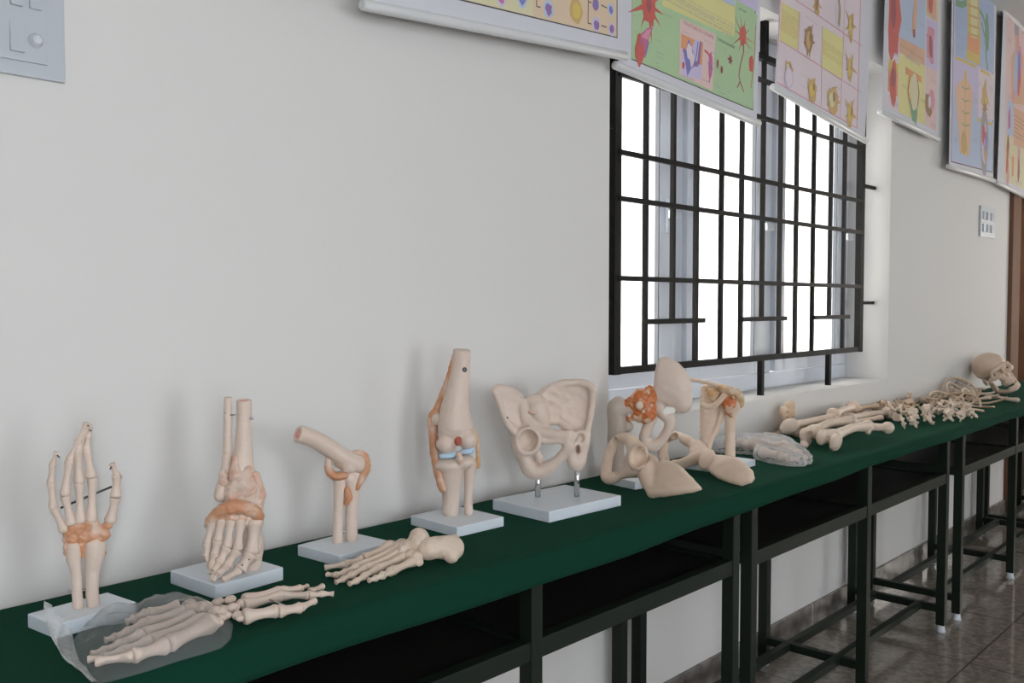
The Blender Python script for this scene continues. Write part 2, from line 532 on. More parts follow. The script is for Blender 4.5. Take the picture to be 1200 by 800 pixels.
for lo, hi in (((8.6, -5.2, FZ), (8.7, -1.9, CZ)), ((8.6, -1.2, FZ), (8.7, .86, CZ)), ((8.6, -1.9, 2.0), (8.7, -1.2, CZ)), ((8.6, -1.9, FZ), (8.7, -1.2, .75))): box(bm, lo, hi)
structure('wall_right', bm, M['wall'])
bm = bmesh.new()                # wall behind the viewer, with unseen openings added and sized for light
for lo, hi in (((-2.6, -5.3, FZ), (8.6, -5.2, .35)), ((-2.6, -5.3, 2.3), (8.6, -5.2, CZ)), ((-2.6, -5.3, .35), (-2.1, -5.2, 2.3)), ((-.5, -5.3, .35), (.9, -5.2, 2.3)), ((2.2, -5.3, .35), (5.4, -5.2, 2.3)), ((6.3, -5.3, .35), (8.6, -5.2, 2.3))): box(bm, lo, hi)
structure('wall_front', bm, M['wall'])
bm = bmesh.new()                # corridor seen through the doorway
box(bm, (5.8, .76, FZ), (8.6, .86, CZ)); box(bm, (5.8, WT, FZ), (5.9, .76, CZ))
structure('wall_corridor', bm, M['door_wall'])
bm = bmesh.new(); box(bm, (-2.6, -.014, FZ), (WEND, 0, .02), .002)
structure('baseboard_back', bm, M['skirting'])
bm = bmesh.new(); box(bm, (5.9, .746, FZ), (8.6, .76, .02), .002)
structure('baseboard_corridor', bm, M['skirting'])
# door frame at the end of the wall
bm = bmesh.new()
box(bm, (WEND, -.025, FZ), (WEND + .075, WT + .02, 2.12), .004); box(bm, (WEND + .083, -.018, FZ), (WEND + .20, WT + .01, 2.05), .004); box(bm, (WEND + .07, .02, FZ), (WEND + .09, WT, 2.05))
box(bm, (7.275, -.025, FZ), (7.35, WT + .02, 2.12), .004); box(bm, (WEND, -.025, 2.05), (7.35, WT + .02, 2.12), .004)
structure('door_1', bm, M['wood'])

# ------------------------------------------------------------------ window: white frame, three lights
WY = .21
bm = bmesh.new()
for lo, hi in (((WX0, WY - .01, WZ0), (WX1, WT - .01, WZ0 + .065)), ((WX0, WY - .01, WZ1 - .06), (WX1, WT - .01, WZ1)),
               ((WX0, WY - .01, WZ0 + .065), (WX0 + .06, WT - .01, WZ1 - .06)), ((WX1 - .06, WY - .01, WZ0 + .065), (WX1, WT - .01, WZ1 - .06)),
               ((2.815, WY - .004, WZ0 + .065), (2.895, WT - .01, WZ1 - .06)), ((3.51, WY - .004, WZ0 + .065), (3.585, WT - .01, WZ1 - .06))): box(bm, lo, hi, .004)
win = structure('window_1', bm, M['frame_white'])
panes = bmesh.new()
SASH = ((2.24, 2.81), (2.90, 3.505), (3.59, 4.29))
for a, b in SASH:
    bm = bmesh.new(); y0, y1 = WY - .022, WY + .035; w = .085; z0, z1 = WZ0 + .07, WZ1 - .065
    for lo, hi in (((a + w, y0, z0), (b - w, y1, z0 + .07)), ((a + w, y0, z1 - .07), (b - w, y1, z1)), ((a, y0, z0), (a + w, y1, z1)), ((b - w, y0, z0), (b, y1, z1))): box(bm, lo, hi, .004)
    s = obj('window_sash', bm, M['frame_white'], win); tag(s, kind='structure')
    bm = bmesh.new(); g = .005                       # black rubber line round the glass and beside the mullion
    for lo, hi in (((a + w, y0 + .004, z0 + .07), (a + w + g, y0 + .02, z1 - .07)), ((b - w - g, y0 + .004, z0 + .07), (b - w, y0 + .02, z1 - .07)),
                   ((b + .0005, y0 + .004, z0), (b + .0045, y0 + .03, z1)),): box(bm, lo, hi)
    tag(obj('window_gasket', bm, M['gasket'], s), kind='structure')
    bm = bmesh.new(); hx = b - .045
    box(bm, (hx - .014, y0 - .012, 1.50), (hx + .014, y0, 1.62), .003); box(bm, (hx - .01, y0 - .05, 1.55), (hx + .01, y0 - .01, 1.575), .004)
    box(bm, (hx - .05, y0 - .055, 1.548), (hx + .01, y0 - .038, 1.577), .005)
    tag(obj('window_handle', bm, M['white_plastic'], s), kind='structure')
    bm = bmesh.new(); box(bm, (a + w - .01, WY + .004, z0 + .06), (b - w + .01, WY + .008, z1 - .06)); tag(obj('window_pane', bm, M['glass'], s), kind='structure')

# ------------------------------------------------------------------ black iron grille standing in the recess
GY = .075
gr = thing('window_grille', 'black iron security grille standing inside the window recess', 'window grille', (3.25, GY, WZ0))
gx = lambda u: float(wal(u, 330, GY)[0]); gz = lambda v: float(wal(725, v, GY)[2])
X = {k: gx(u) for k, u in dict(l=720, a=756, b=788, c=815, d=844.5, e=868, f=892.7, g=913, h=932, i=952, j=972, k=988, r=1007).items()}
ROWS = [2.19] + [gz(v) for v in (34, 88, 179, 233, 326)] + [gz(434)]
zt, zb = ROWS[0], ROWS[-1]
zs = gz(377.5)
bm = bmesh.new()
for x, w in ((X['l'], .034), (X['r'], .034)): bar(bm, (x, GY, zb - .012), (x, GY, zt + .012), w, .028, up=(0, 1, 0))
bar(bm, (X['l'] + .017, GY, zt), (X['r'] - .017, GY, zt), .022, .022); bar(bm, (X['l'] + .017, GY, zb), (X['r'] - .017, GY, zb), .022, .022)
obj('outer_frame', bm, M['iron'], gr)
for z in ROWS[1:-1]:
    bm = bmesh.new(); bar(bm, (X['l'], GY - .012, z), (X['r'], GY - .012, z), .012, .016); obj('horizontal_bar', bm, M['iron'], gr)
for k in 'acdeghik':
    bm = bmesh.new(); bar(bm, (X[k], GY, zb), (X[k], GY, zt), .015, .015, up=(0, 1, 0)); obj('vertical_bar', bm, M['iron'], gr)
for k in 'bfj':
    bm = bmesh.new(); bar(bm, (X[k], GY, zs), (X[k], GY, zt), .015, .015, up=(0, 1, 0)); obj('short_vertical_bar', bm, M['iron'], gr)
for p, q in (('a', 'c'), ('e', 'g'), ('i', 'k')):
    bm = bmesh.new(); bar(bm, (X[p] - .008, GY - .012, zs), (X[q] + .04, GY - .012, zs), .012, .017); obj('short_cross_bar', bm, M['iron'], gr)
for k in 'fj':
    bm = bmesh.new(); bar(bm, (X[k], GY, WZ0 - .004), (X[k], GY, zb), .02, .02, up=(0, 1, 0)); obj('foot_bar', bm, M['iron'], gr)
bm = bmesh.new(); bar(bm, (X['f'], GY, zt), (X['f'], GY, WZ1 + .004), .024, .024, up=(0, 1, 0)); obj('top_tie', bm, M['iron'], gr)
for z in (gz(326) - .075, gz(150)):
    bm = bmesh.new(); bar(bm, (X['r'], GY, z), (WX1 + .004, GY, z), .014, .014); obj('wall_stub', bm, M['iron'], gr)
    bm = bmesh.new(); bar(bm, (WX0 - .004, GY, z), (X['l'], GY, z), .014, .014); obj('wall_stub', bm, M['iron'], gr)

# ------------------------------------------------------------------ switches
y0 = -.022
P0 = wal(80, 96, y0); P1 = wal(2, 86, y0)
sx1, sz0 = float(P0[0]), float(P0[2])
sw = thing('switch_plate', 'white modular wall switch plate with a round fan dial', 'switch plate', (sx1 - .11, 0, sz0 + .08))
bm = bmesh.new(); box(bm, (sx1 - .225, -.012, sz0), (sx1, 0.0, sz0 + .16), .003); obj('surround', bm, M['switch_plastic'], sw)
ix1 = float(wal(55.5, 60, -.016)[0]); iz0 = float(wal(30, 72, -.016)[2])
bm = bmesh.new(); box(bm, (sx1 - .20, -.017, iz0), (ix1, -.011, sz0 + .137), .0015); obj('inner_plate', bm, M['switch_plastic'], sw)
for u0, v0, u1, v1 in ((11, -32, 26.5, 8), (33.5, -28, 48.5, 13), (11, 22, 29, 62)):
    a = wal(u0, v0, -.018); b = wal(u1, v1, -.018)
    bm = bmesh.new(); z0, z1 = float(min(a[2], b[2])), float(max(a[2], b[2])); x0, x1 = float(a[0]), float(b[0])
    vs = [bm.verts.new(p) for p in ((x0, -.016, z0), (x1, -.016, z0), (x1, -.016, z1), (x0, -.016, z1), (x0, -.023, z0), (x1, -.023, z0), (x1, -.0175, z1), (x0, -.0175, z1))]
    for f in ((0, 1, 2, 3), (4, 5, 6, 7), (0, 1, 5, 4), (1, 2, 6, 5), (2, 3, 7, 6), (3, 0, 4, 7)): bm.faces.new([vs[i] for i in f])
    bmesh.ops.bevel(bm, geom=list(bm.edges), offset=.0008, segments=2, affect='EDGES')
    obj('rocker_switch', bm, M['switch_plastic'], sw)
c = wal(45, 46, -.03)
bm = bmesh.new(); lathe(bm, [(c[0], -.015, c[2]), (c[0], -.019, c[2]), (c[0], -.0205, c[2]), (c[0], -.028, c[2]), (c[0], -.0295, c[2]), (c[0], -.0297, c[2])], [.0118, .0118, .0092, .0084, .0065, .0005], 24)
kn = obj('fan_dial', bm, M['knob'], sw)
bm = bmesh.new(); box(bm, (c[0] - .0012, -.0305, c[2] - .006), (c[0] + .0012, -.029, c[2] + .006), .0004); obj('dial_grip', bm, M['white_plastic'], kn)

M['rocker_grey'] = mat('rocker_grey', (.44, .48, .54), .4)
a = wal(1150, 241, -.012); b = wal(1166, 281, -.012)
fs = thing('switch_plate', 'small white switch plate on the wall beyond the window', 'switch plate', (float(a[0]) + .12, 0, 1.63))
x0, x1, z0, z1 = float(a[0]), float(b[0]), 1.637, 1.815
bm = bmesh.new(); box(bm, (x0, -.012, z0), (x1, 0, z1), .003); obj('surround', bm, M['switch_plastic'], fs)
for i in range(3):
    for j in range(2):
        xa = x0 + .03 + i * (x1 - x0 - .05) / 3; za = z0 + .03 + j * .07
        bm = bmesh.new(); box(bm, (xa, -.019, za), (xa + .045, -.011, za + .045), .003); obj('rocker_switch', bm, M['knob'] if (i + j) % 2 else M['rocker_grey'], fs)

# ================================================================== DESKS AND CLOTH
FY, BY = -.43, -.065
def desk(x0, x1, label, panel):
    mid = (x0 + x1) / 2
    d = thing('desk', label, 'desk', (mid, -.25, FZ), 'row of desks under the cloth')
    obj('desk_top', bx((x0 - .012, FY + .010, T - .03), (x1 + .012, -.02, T - .009), .003), M['desk_board'], d)
    L = .034
    for x in (x0, mid - L / 2, x1 - L):
        for y in (FY, BY):
            lg = obj('leg', bx((x, y, FZ + .03), (x + L, y + L, T - .03), .003), M['desk_metal'], d)
            bm = bmesh.new(); lathe(bm, [(x + L / 2, y + L / 2, FZ), (x + L / 2, y + L / 2, FZ + .012), (x + L / 2, y + L / 2, FZ + .035)], [.019, .016, .0135], 12); obj('foot_cap', bm, M['white_plastic'], lg)
        obj('cross_bar', bx((x + .004, FY + L, .0), (x + .03, BY, .028), .002), M['desk_metal'], d)
        obj('side_rail', bx((x + .004, FY + L, .532), (x + .03, BY, .566), .002), M['desk_metal'], d)
    for a, b in ((x0 + L, mid - L / 2), (mid + L / 2, x1 - L)):
        obj('shelf_rail', bx((a, FY + .002, .53), (b, FY + .03, .57), .002), M['desk_metal'], d)
        obj('shelf_board', bx((a + .001, FY + .031, .545), (b - .001, BY + L, .56), .001), M['desk_board'], d)
        if panel: obj('back_panel', bx((a + .001, BY + .008, .561), (b - .001, BY + .022, T - .032), .001), M['desk_board'], d)
        for y in (-.34, -.155): obj('stretcher', bx((a - .012, y, .001), (b + .012, y + .026, .027), .002), M['desk_metal'], d)
    return d


desk(.55, 2.19, 'dark green steel desk nearest the camera, under the standing joint models', True)
desk(2.255, 3.885, 'dark green steel desk in the middle of the row, below the window', True)
desk(4.045, 5.675, 'dark green steel desk at the far end, below the loose ribs', False)
desk(5.74, 7.2, 'dark green steel desk by the doorway, under the skull', False)

NX = 150; CX0, CX1 = .30, 7.15
bm = bmesh.new(); rows = []
for i in range(NX + 1):
    x = CX0 + (CX1 - CX0) * i / NX
    wv = .004 * math.sin(x * 5.3) + .003 * math.sin(x * 11.7 + 1); hem = .683 + .007 * x + .004 * math.sin(x * 2.3 + .5)
    fy = FY - .006 + .003 * math.sin(x * 3.1)
    pr = [(-.012, T - .02), (-.013, T - .001), (-.018, T), (-.10, T), (-.20, T), (-.30, T), (-.36, T), (-.40, T), (fy + .012, T - .0005), (fy + .004, T - .003), (fy - .002, T - .009), (fy - .005 - wv * .3, T - .02),
          (fy - .008 - wv * .6, (T + hem) / 2), (fy - .011 - wv, hem + .012), (fy - .0115 - wv, hem)]
    rows.append([bm.verts.new((x, y, z)) for y, z in pr])
for i in range(NX):
    for k in range(len(pr) - 1): bm.faces.new((rows[i][k], rows[i + 1][k], rows[i + 1][k + 1], rows[i][k + 1]))
cl = obj('tablecloth', bm, M['cloth'], smooth=True, loc=(3.5, -.2, T - .004))
so = cl.modifiers.new('thickness', 'SOLIDIFY'); so.thickness = .0022; so.offset = -1
tag(cl, 'long dark green felt cloth covering the whole row of desks', 'tablecloth')

# ================================================================== WALL CHARTS
FIELD = ('sheet', 'cream', 'peach', 'green', 'yellow', 'pink', 'lilac', 'sky', 'blue', 'palepink', 'tan', 'skin', 'ink')
tone = lambda k, c: srgb(*[v * (.97 if k in FIELD else .72) + w * (.03 if k in FIELD else .28) for v, w in zip(c, (205, 196, 196))])
C_ = {k: mat('print_' + k, tone(k, c), .35) for k, c in dict(
    sheet=(214, 214, 222), cream=(221, 214, 176), peach=(224, 200, 172), green=(178, 208, 162), yellow=(226, 218, 150), pink=(230, 200, 196), lilac=(206, 196, 226),
    blue=(172, 190, 220), sky=(186, 200, 224), orange=(238, 148, 84), red=(206, 66, 54), purple=(128, 86, 160), magenta=(196, 78, 140), ochre=(206, 164, 84), gold=(222, 190, 70),
    brown=(150, 104, 60), ink=(66, 58, 66), grey=(150, 146, 156), tan=(222, 178, 148), skin=(232, 190, 160), leaf=(96, 150, 104), darkgreen=(72, 96, 72), maroon=(150, 52, 60), violet=(104, 100, 190), rose=(222, 140, 160), palepink=(228, 214, 220)).items()}
CN = list(C_)
M['chart_rod'] = mat('white_chart_rod', (.70, .70, .71), .35)
M['chart_back'] = mat('chart_edge', (.72, .66, .58), .6)


class Chart:
    def __init__(s, label, bl, br, y, name='wall_chart', upright=0.0, height=1.0):
        s.y = y; s.A = wal(*bl, y); s.B = wal(*br, y); s.ex = norm(s.B - s.A); s.w = float(np.linalg.norm(s.B - s.A))
        s.ey = np.array([-s.ex[2], 0, s.ex[0]]); s.ey = norm(s.ey * (1 - upright) + np.array([0, 0, upright]))
        s.n = np.array([0, -1., 0]); s.h = height; s.L = 0; s.bm = bmesh.new(); s.label = label; s.name = name
        s.M2 = np.linalg.inv(np.array([[s.ex[0], s.ey[0]], [s.ex[2], s.ey[2]]]))
        s.q([(0.006, .0), (s.w - .006, .0), (s.w - .006, s.h), (.006, s.h)], 'sheet', local=True, thick=True)

    def loc(s, u, v):
        p = wal(u, v, s.y) - s.A; return s.M2 @ np.array([p[0], p[2]])

    def pt(s, a, b, off): return s.A + s.ex * a + s.ey * b + s.n * off

    def q(s, pts, col, local=False, thick=False):
        pts = [p if local else s.loc(*p) for p in pts]
        s.L += 1; off = .0004 + s.L * .000012
        vs = [s.bm.verts.new(s.pt(a, b, off)) for a, b in pts]
        f = s.bm.faces.new(vs); f.material_index = CN.index(col)
        if thick:
            wv = [s.bm.verts.new(s.pt(a, b, -.0003)) for a, b in pts]
            for i in range(len(vs)):
                k = s.bm.faces.new((vs[i], vs[(i + 1) % len(vs)], wv[(i + 1) % len(vs)], wv[i])); k.material_index = f.material_index
            s.bm.faces.new(wv[::-1]).material_index = f.material_index

    def rect(s, p, q, col):
        a = s.loc(*p); b = s.loc(*q); x0, x1 = sorted((a[0], b[0])); y0, y1 = sorted((a[1], b[1]))
        s.q([(x0, y0), (x1, y0), (x1, y1), (x0, y1)], col, True); return x0, y0, x1, y1

    def frame(s, p, q, col, w=.003):
        a = s.loc(*p); b = s.loc(*q); x0, x1 = sorted((a[0], b[0])); y0, y1 = sorted((a[1], b[1]))
        for r in ((x0, y0, x1, y0 + w), (x0, y1 - w, x1, y1), (x0, y0, x0 + w, y1), (x1 - w, y0, x1, y1)): s.q([(r[0], r[1]), (r[2], r[1]), (r[2], r[3]), (r[0], r[3])], col, True)

    def blob(s, c, rx, ry, col, n=14, jag=0.15, seed=0, rot=0.):
        c = s.loc(*c); r = random.Random(seed + int(c[0] * 1000)); pts = []
        for k in range(n):
            a = 2 * PI * k / n; j = 1 + jag * r.uniform(-1, 1); x = rx * math.cos(a) * j; y = ry * math.sin(a) * j
            pts.append((c[0] + x * math.cos(rot) - y * math.sin(rot), c[1] + x * math.sin(rot) + y * math.cos(rot)))
        s.q(pts, col, True)

    def line(s, pts, w, col):
        P = [s.loc(*p) for p in pts]
        for a, b in zip(P, P[1:]):
            d = b - a; L = math.hypot(*d)
            if L < 1e-6: continue
            n = np.array([-d[1], d[0]]) / L * w / 2; s.q([a + n, b + n, b - n, a - n], col, True)

    def lines(s, p, q, n, col, fill=.5, seed=0):
        """rows of fine print too small to read"""
        r = random.Random(seed); a = s.loc(*p); b = s.loc(*q); x0, x1 = sorted((a[0], b[0])); y0, y1 = sorted((a[1], b[1])); h = (y1 - y0) / n
        for i in range(n):
            x = x0; y = y1 - (i + .75) * h
            while x < x1 - .004:
                w = min(r.uniform(.012, .045), x1 - x); s.q([(x, y), (x + w, y), (x + w, y + h * fill * .7), (x, y + h * fill * .7)], col, True); x += w + .005
                if r.random() < .04: break

    def star(s, c, r0, r1, n, col, seed=0):
        c = s.loc(*c); r = random.Random(seed); pts = []
        for k in range(n * 2):
            a = PI * k / n + r.uniform(-.12, .12); rr = r0 if k % 2 else r1 * r.uniform(.7, 1.15); pts.append((c[0] + rr * math.cos(a), c[1] + rr * math.sin(a)))
        for k in range(0, n * 2, 2): s.q([pts[k], pts[(k + 1) % (2 * n)], tuple(c), pts[k - 1]], col, True)

    def text(s, txt, p, size, col):
        cu = bpy.data.curves.new('t', 'FONT'); cu.body = txt; cu.size = size; o = bpy.data.objects.new('t', cu); COL.objects.link(o)
        dg = bpy.context.evaluated_depsgraph_get(); me = bpy.data.meshes.new_from_object(o.evaluated_get(dg)); a = s.loc(*p)
        s.L += 1; off = .0004 + s.L * .000012
        vs = [s.bm.verts.new(s.pt(a[0] + v.co.x, a[1] + v.co.y, off)) for v in me.vertices]
        for f in me.polygons:
            try: s.bm.faces.new([vs[i] for i in f.vertices]).material_index = CN.index(col)
            except ValueError: pass
        bpy.data.objects.remove(o); bpy.data.curves.remove(cu); bpy.data.meshes.remove(me)

    def done(s):
        mid = s.pt(s.w / 2, 0, 0)
        t = thing(s.name, s.label, 'wall chart', tuple(mid), 'anatomy wall charts')
        me = bpy.data.meshes.new('printed_sheet'); s.bm.to_mesh(me); s.bm.free()
        link_mesh('printed_sheet', me, [C_[k] for k in CN], t)
        for h in (-.004, s.h):
            bm = bmesh.new(); r = .0125
            a = s.pt(-.012, h, 0); b = s.pt(s.w + .012, h, 0)
            lathe(bm, [a, a + s.ex * .001, a + s.ex * .003, b - s.ex * .003, b - s.ex * .001, b], [.006, r * .9, r, r, r * .9, .006], 14)
            rd = obj('bottom_rod' if h < 0 else 'top_rod', bm, M['chart_rod'], t)
        bm = bmesh.new(); mid = s.pt(s.w / 2, s.h + .12, .0)
        lathe(bm, [s.pt(.1, s.h + .01, 0), mid], [.0015, .0015], 6); lathe(bm, [mid, s.pt(s.w - .1, s.h + .01, 0)], [.0015, .0015], 6)
        obj('hanging_cord', bm, M['chart_rod'], t)
        bm = bmesh.new(); lathe(bm, [(mid[0], 0.004, mid[2]), (mid[0], s.y - .008, mid[2])], [.002, .002], 6); obj('hanging_nail', bm, M['steel'], t)
        return t


# chart 1 : blood cells, cream field
c = Chart('cream blood cell chart at the top, above the bare wall left of the window', (429, 4), (731, 64), -.075, upright=1., height=.72)
Z = zoomed(420, 0, 3.75)
c.q([Z(-400, -200), Z(1138, 168), Z(1138, -500), Z(-400, -900)], 'ink')
c.q([Z(-400, -210), Z(1134, 162), Z(1134, -500), Z(-400, -900)], 'cream')
c.q([Z(768, 70), Z(1132, 159), Z(1132, -500), Z(768, -500)], 'peach')
for (x, y, r, k, kk) in ((835, 40, .020, 'sky', 'purple'), (957, 48, .027, 'ochre', 'gold'), (1042, 20, .014, 'purple', 'violet'), (1045, 108, .017, 'lilac', 'purple'), (1112, 128, .015, 'lilac', 'purple'), (1108, 42, .014, 'sky', 'violet'), (718, -4, .018, 'sky', 'violet'), (628, -12, .018, 'lilac', 'magenta'), (500, -60, .02, 'sky', 'purple')):
    c.blob(Z(x, y), r, r * 1.25, k, 14, .08); c.blob(Z(x + 1, y + 1), r * .66, r * .8, kk, 12, .2)
for pl in (((782, -30), (782, 28), (800, 33)), ((1010, -10), (1008, 102), (1024, 106)), ((1066, 22), (1092, 36)), ((1066, 112), (1090, 120)), ((1008, 8), (1024, 12))):
    c.line([Z(*p) for p in pl], .003, 'ink')
for (x, y) in ((590, 26), (690, 40), (815, 76), (932, 96)): c.lines(Z(x, y), Z(x + 55, y + 12), 1, 'ink', .5, x)
c.done()

# chart 2 : neurons, green field
c = Chart('pale green nerve cell chart with red neurons, hanging over the left half of the window', (723, 75.5), (887.5, 143), -.045, upright=.2)
Z = zoomed(720, 0, 5.333)
c.q([Z(105, 372), Z(866, 692), Z(902, -700), Z(118, -700)], 'ink'); c.q([Z(107, 366), Z(862, 684), Z(898, -700), Z(120, -700)], 'green')
c.q([Z(300, 35), Z(748, 232), Z(760, -120), Z(305, -260)], 'yellow'); c.lines(Z(312, 0), Z(742, 150), 9, 'grey', .4, 3)
c.q([Z(640, -10), Z(750, 42), Z(752, -200), Z(640, -200)], 'sky'); c.q([Z(765, 5), Z(893, 78), Z(897, -200), Z(765, -200)], 'lilac')
c.q([Z(402, 470), Z(610, 568), Z(632, 215), Z(408, 112)], 'pink'); c.q([Z(696, 560), Z(692, 600), Z(862, 684), Z(890, 90), Z(765, 40), Z(755, 240)], 'green')
c.text('STRUCTURE OF A SYNAPSE', Z(428, 150), .0150, 'maroon'); c.text('TYPES OF NEURONS', Z(640, 250), .0125, 'darkgreen')
c.q([Z(414, 300), Z(500, 330), Z(500, 250), Z(416, 210)], 'orange'); c.q([Z(415, 470), Z(540, 500), Z(552, 262), Z(500, 250), Z(470, 330), Z(418, 305)], 'lilac')
c.line([Z(430, 305), Z(450, 360), Z(490, 400), Z(522, 400), Z(530, 330), Z(540, 262)], .016, 'purple'); c.line([Z(520, 262), Z(512, 330), Z(500, 390)], .006, 'violet')
c.q([Z(530, 400), Z(545, 410), Z(553, 268), Z(543, 262)], 'orange'); c.blob(Z(470, 360), .03, .05, 'violet', 10, .4, 2); c.blob(Z(475, 350), .02, .03, 'palepink', 9, .5, 5)
c.blob(Z(428, 410), .008, .012, 'red'); c.line([Z(560, 315), Z(585, 335), Z(592, 362)], .008, 'red'); c.blob(Z(597, 410), .014, .04, 'magenta', 9, .2); c.line([Z(597, 440), Z(590, 515)], .006, 'magenta'); c.line([Z(585, 390), Z(610, 440)], .008, 'purple')
c.star(Z(212, 35), .022, .11, 9, 'red', 4); c.blob(Z(212, 35), .038, .05, 'red', 12, .15); c.blob(Z(214, 34), .013, .02, 'maroon')
c.line([Z(222, 70), Z(236, 130), Z(236, 165)], .010, 'red'); c.q([Z(140, 340), Z(190, 362), Z(210, 250), Z(238, 172), Z(205, 175), Z(140, 235)], 'magenta'); c.q([Z(165, 230), Z(205, 250), Z(228, 182), Z(200, 185)], 'rose'); c.blob(Z(155, 315), .022, .045, 'red', 12, .15)
c.line([Z(210, 260), Z(190, 345)], .008, 'purple'); c.line([Z(165, 240), Z(160, 290)], .006, 'purple')
c.star(Z(800, 225), .012, .08, 10, 'red', 8); c.blob(Z(800, 228), .022, .036, 'red'); c.line([Z(802, 250), Z(803, 330), Z(785, 400), Z(775, 470), Z(782, 510), Z(765, 548)], .006, 'maroon'); c.line([Z(782, 510), Z(805, 575)], .006, 'maroon')
c.line([Z(880, 160), Z(872, 350), Z(862, 450), Z(850, 550)], .004, 'red'); c.blob(Z(852, 400), .015, .03, 'red'); c.star(Z(722, 375), .008, .02, 6, 'maroon', 3); c.blob(Z(642, 398), .006, .016, 'maroon'); c.blob(Z(668, 435), .007, .012, 'maroon')
c.lines(Z(775, 45), Z(820, 85), 2, 'darkgreen', .6, 21)
for (x, y, w) in ((305, 80, 50), (250, 240, 45), (258, 318, 50), (258, 345, 45), (252, 385, 20), (255, 410, 30), (118, 92, 12), (120, 190, 12), (420, 188, 50), (555, 245, 55), (600, 320, 25), (545, 490, 50), (420, 465, 90), (625, 530, 30), (650, 570, 40), (700, 565, 25), (845, 635, 15), (775, 480, 20), (840, 290, 20), (815, 320, 18), (680, 300, 15)): c.lines(Z(x, y), Z(x + w, y + w * .45 + 10), 2, 'grey', .5, x)
c.done()

# chart 3 : vertebrae, pale pink field
c = Chart('pale pink vertebrae chart with yellow text blocks, over the right half of the window', (907, 101), (1014, 163.5), -.05)
Z = zoomed(880, 0, 4.444)
c.q([Z(134, 432), Z(554, 672), Z(590, -600), Z(170, -600)], 'rose'); c.q([Z(138, 427), Z(549, 663), Z(586, -600), Z(174, -600)], 'palepink')
c.q([Z(138, 290), Z(150, 220), Z(372, 355), Z(366, 555), Z(136, 425)], 'palepink')
c.q([Z(148, 212), Z(244, 262), Z(252, 62), Z(160, 10)], 'yellow'); c.lines(Z(160, 40), Z(240, 215), 11, 'ochre', .4, 4); c.q([Z(366, 345), Z(474, 415), Z(482, 205), Z(372, 140)], 'yellow'); c.lines(Z(374, 200), Z(472, 350), 10, 'ochre', .4, 5)
for pl in (((150, 212), (372, 352), (472, 418)), ((232, 0), (370, 95), (482, 175), (578, 240)), ((366, 352), (364, 552)), ((472, 415), (462, 618)), ((486, 0), (474, 415)), ((252, 60), (244, 262)), ((478, 420), (570, 480)), ((370, 135), (366, 350))): c.line([Z(*p) for p in pl], .0035, 'rose')
for (x, y, rx, ry, k, k2) in ((300, 205, .05, .085, 'brown', 'ochre'), (342, 20, .035, .065, 'ochre', 'brown'), (520, 130, .035, .095, 'ochre', 'gold'), (515, 350, .035, .09, 'ochre', 'gold'), (515, 590, .045, .09, 'ochre', 'gold'), (424, 515, .075, .085, 'ochre', 'cream'), (318, 462, .055, .07, 'ochre', 'gold'), (196, 355, .05, .045, 'ochre', 'cream')):
    c.star(Z(x, y), rx * .45, ry * .78, 5, k, int(x)); c.blob(Z(x, y + 8), rx * .6, ry * .6, k, 14, .3, int(y)); c.blob(Z(x - 8, y - 14), rx * .3, ry * .34, k, 9, .3, int(x + 2)); c.blob(Z(x - 3, y + 4), rx * .36, ry * .4, k2, 10, .2, int(x + y)); c.blob(Z(x + 6, y - 10), rx * .2, ry * .25, 'brown', 8, .3, 3)
c.line([Z(445, -60), Z(462, 40), Z(455, 130)], .012, 'ochre'); c.line([Z(456, 0), Z(464, 60), Z(458, 140)], .005, 'leaf'); c.line([Z(438, 20), Z(440, 140)], .003, 'sky'); c.blob(Z(195, 405), .035, .04, 'lilac', 12, .1); c.blob(Z(195, 405), .028, .032, 'palepink', 12, .1)
c.lines(Z(280, 85), Z(345, 130), 2, 'red', .5, 6); c.lines(Z(235, 265), Z(330, 325), 2, 'rose', .5, 7); c.lines(Z(500, 195), Z(560, 240), 2, 'rose', .5, 8); c.lines(Z(490, 445), Z(555, 490), 2, 'rose', .5, 9)
for (x, y, w) in ((355, 40, 30), (405, 160, 40), (270, 160, 20), (325, 245, 30), (540, 60, 20), (540, 150, 20), (255, 380, 30), (255, 440, 30), (300, 500, 55), (150, 460, 70), (390, 420, 45), (385, 570, 30), (490, 430, 25), (500, 655, 40), (345, 75, 30), (150, 400, 20), (440, 450, 20), (540, 560, 16), (480, 540, 20)): c.lines(Z(x, y), Z(x + w, y + w * .5 + 8), 2, 'grey', .45, x)
c.done()

# chart 4 : kidneys / endocrine, blue and pink
c = Chart('blue and pink chart with red organ drawings, just right of the window opening', (1032.5, 130), (1099, 162), -.05)
Z = zoomed(1020, 0, 3.478)
c.q([Z(60, 428), Z(270, 538), Z(283, -500), Z(85, -500)], 'sheet')
c.q([Z(118, 160), Z(222, 215), Z(228, -400), Z(124, -400)], 'sky'); c.q([Z(74, 215), Z(116, 235), Z(122, -400), Z(80, -400)], 'lilac'); c.q([Z(60, 426), Z(114, 455), Z(116, 235), Z(73, 212)], 'palepink'); c.q([Z(228, 60), Z(276, 95), Z(280, -400), Z(229, -400)], 'peach')
c.q([Z(226, 265), Z(272, 292), Z(276, 95), Z(228, 75)], 'lilac'); c.q([Z(224, 512), Z(268, 535), Z(272, 292), Z(226, 266)], 'pink'); c.q([Z(116, 212), Z(222, 268), Z(222, 205), Z(118, 150)], 'tan'); c.q([Z(114, 455), Z(222, 510), Z(222, 270), Z(116, 214)], 'yellow')
c.lines(Z(122, 175), Z(218, 250), 6, 'brown', .35, 11)
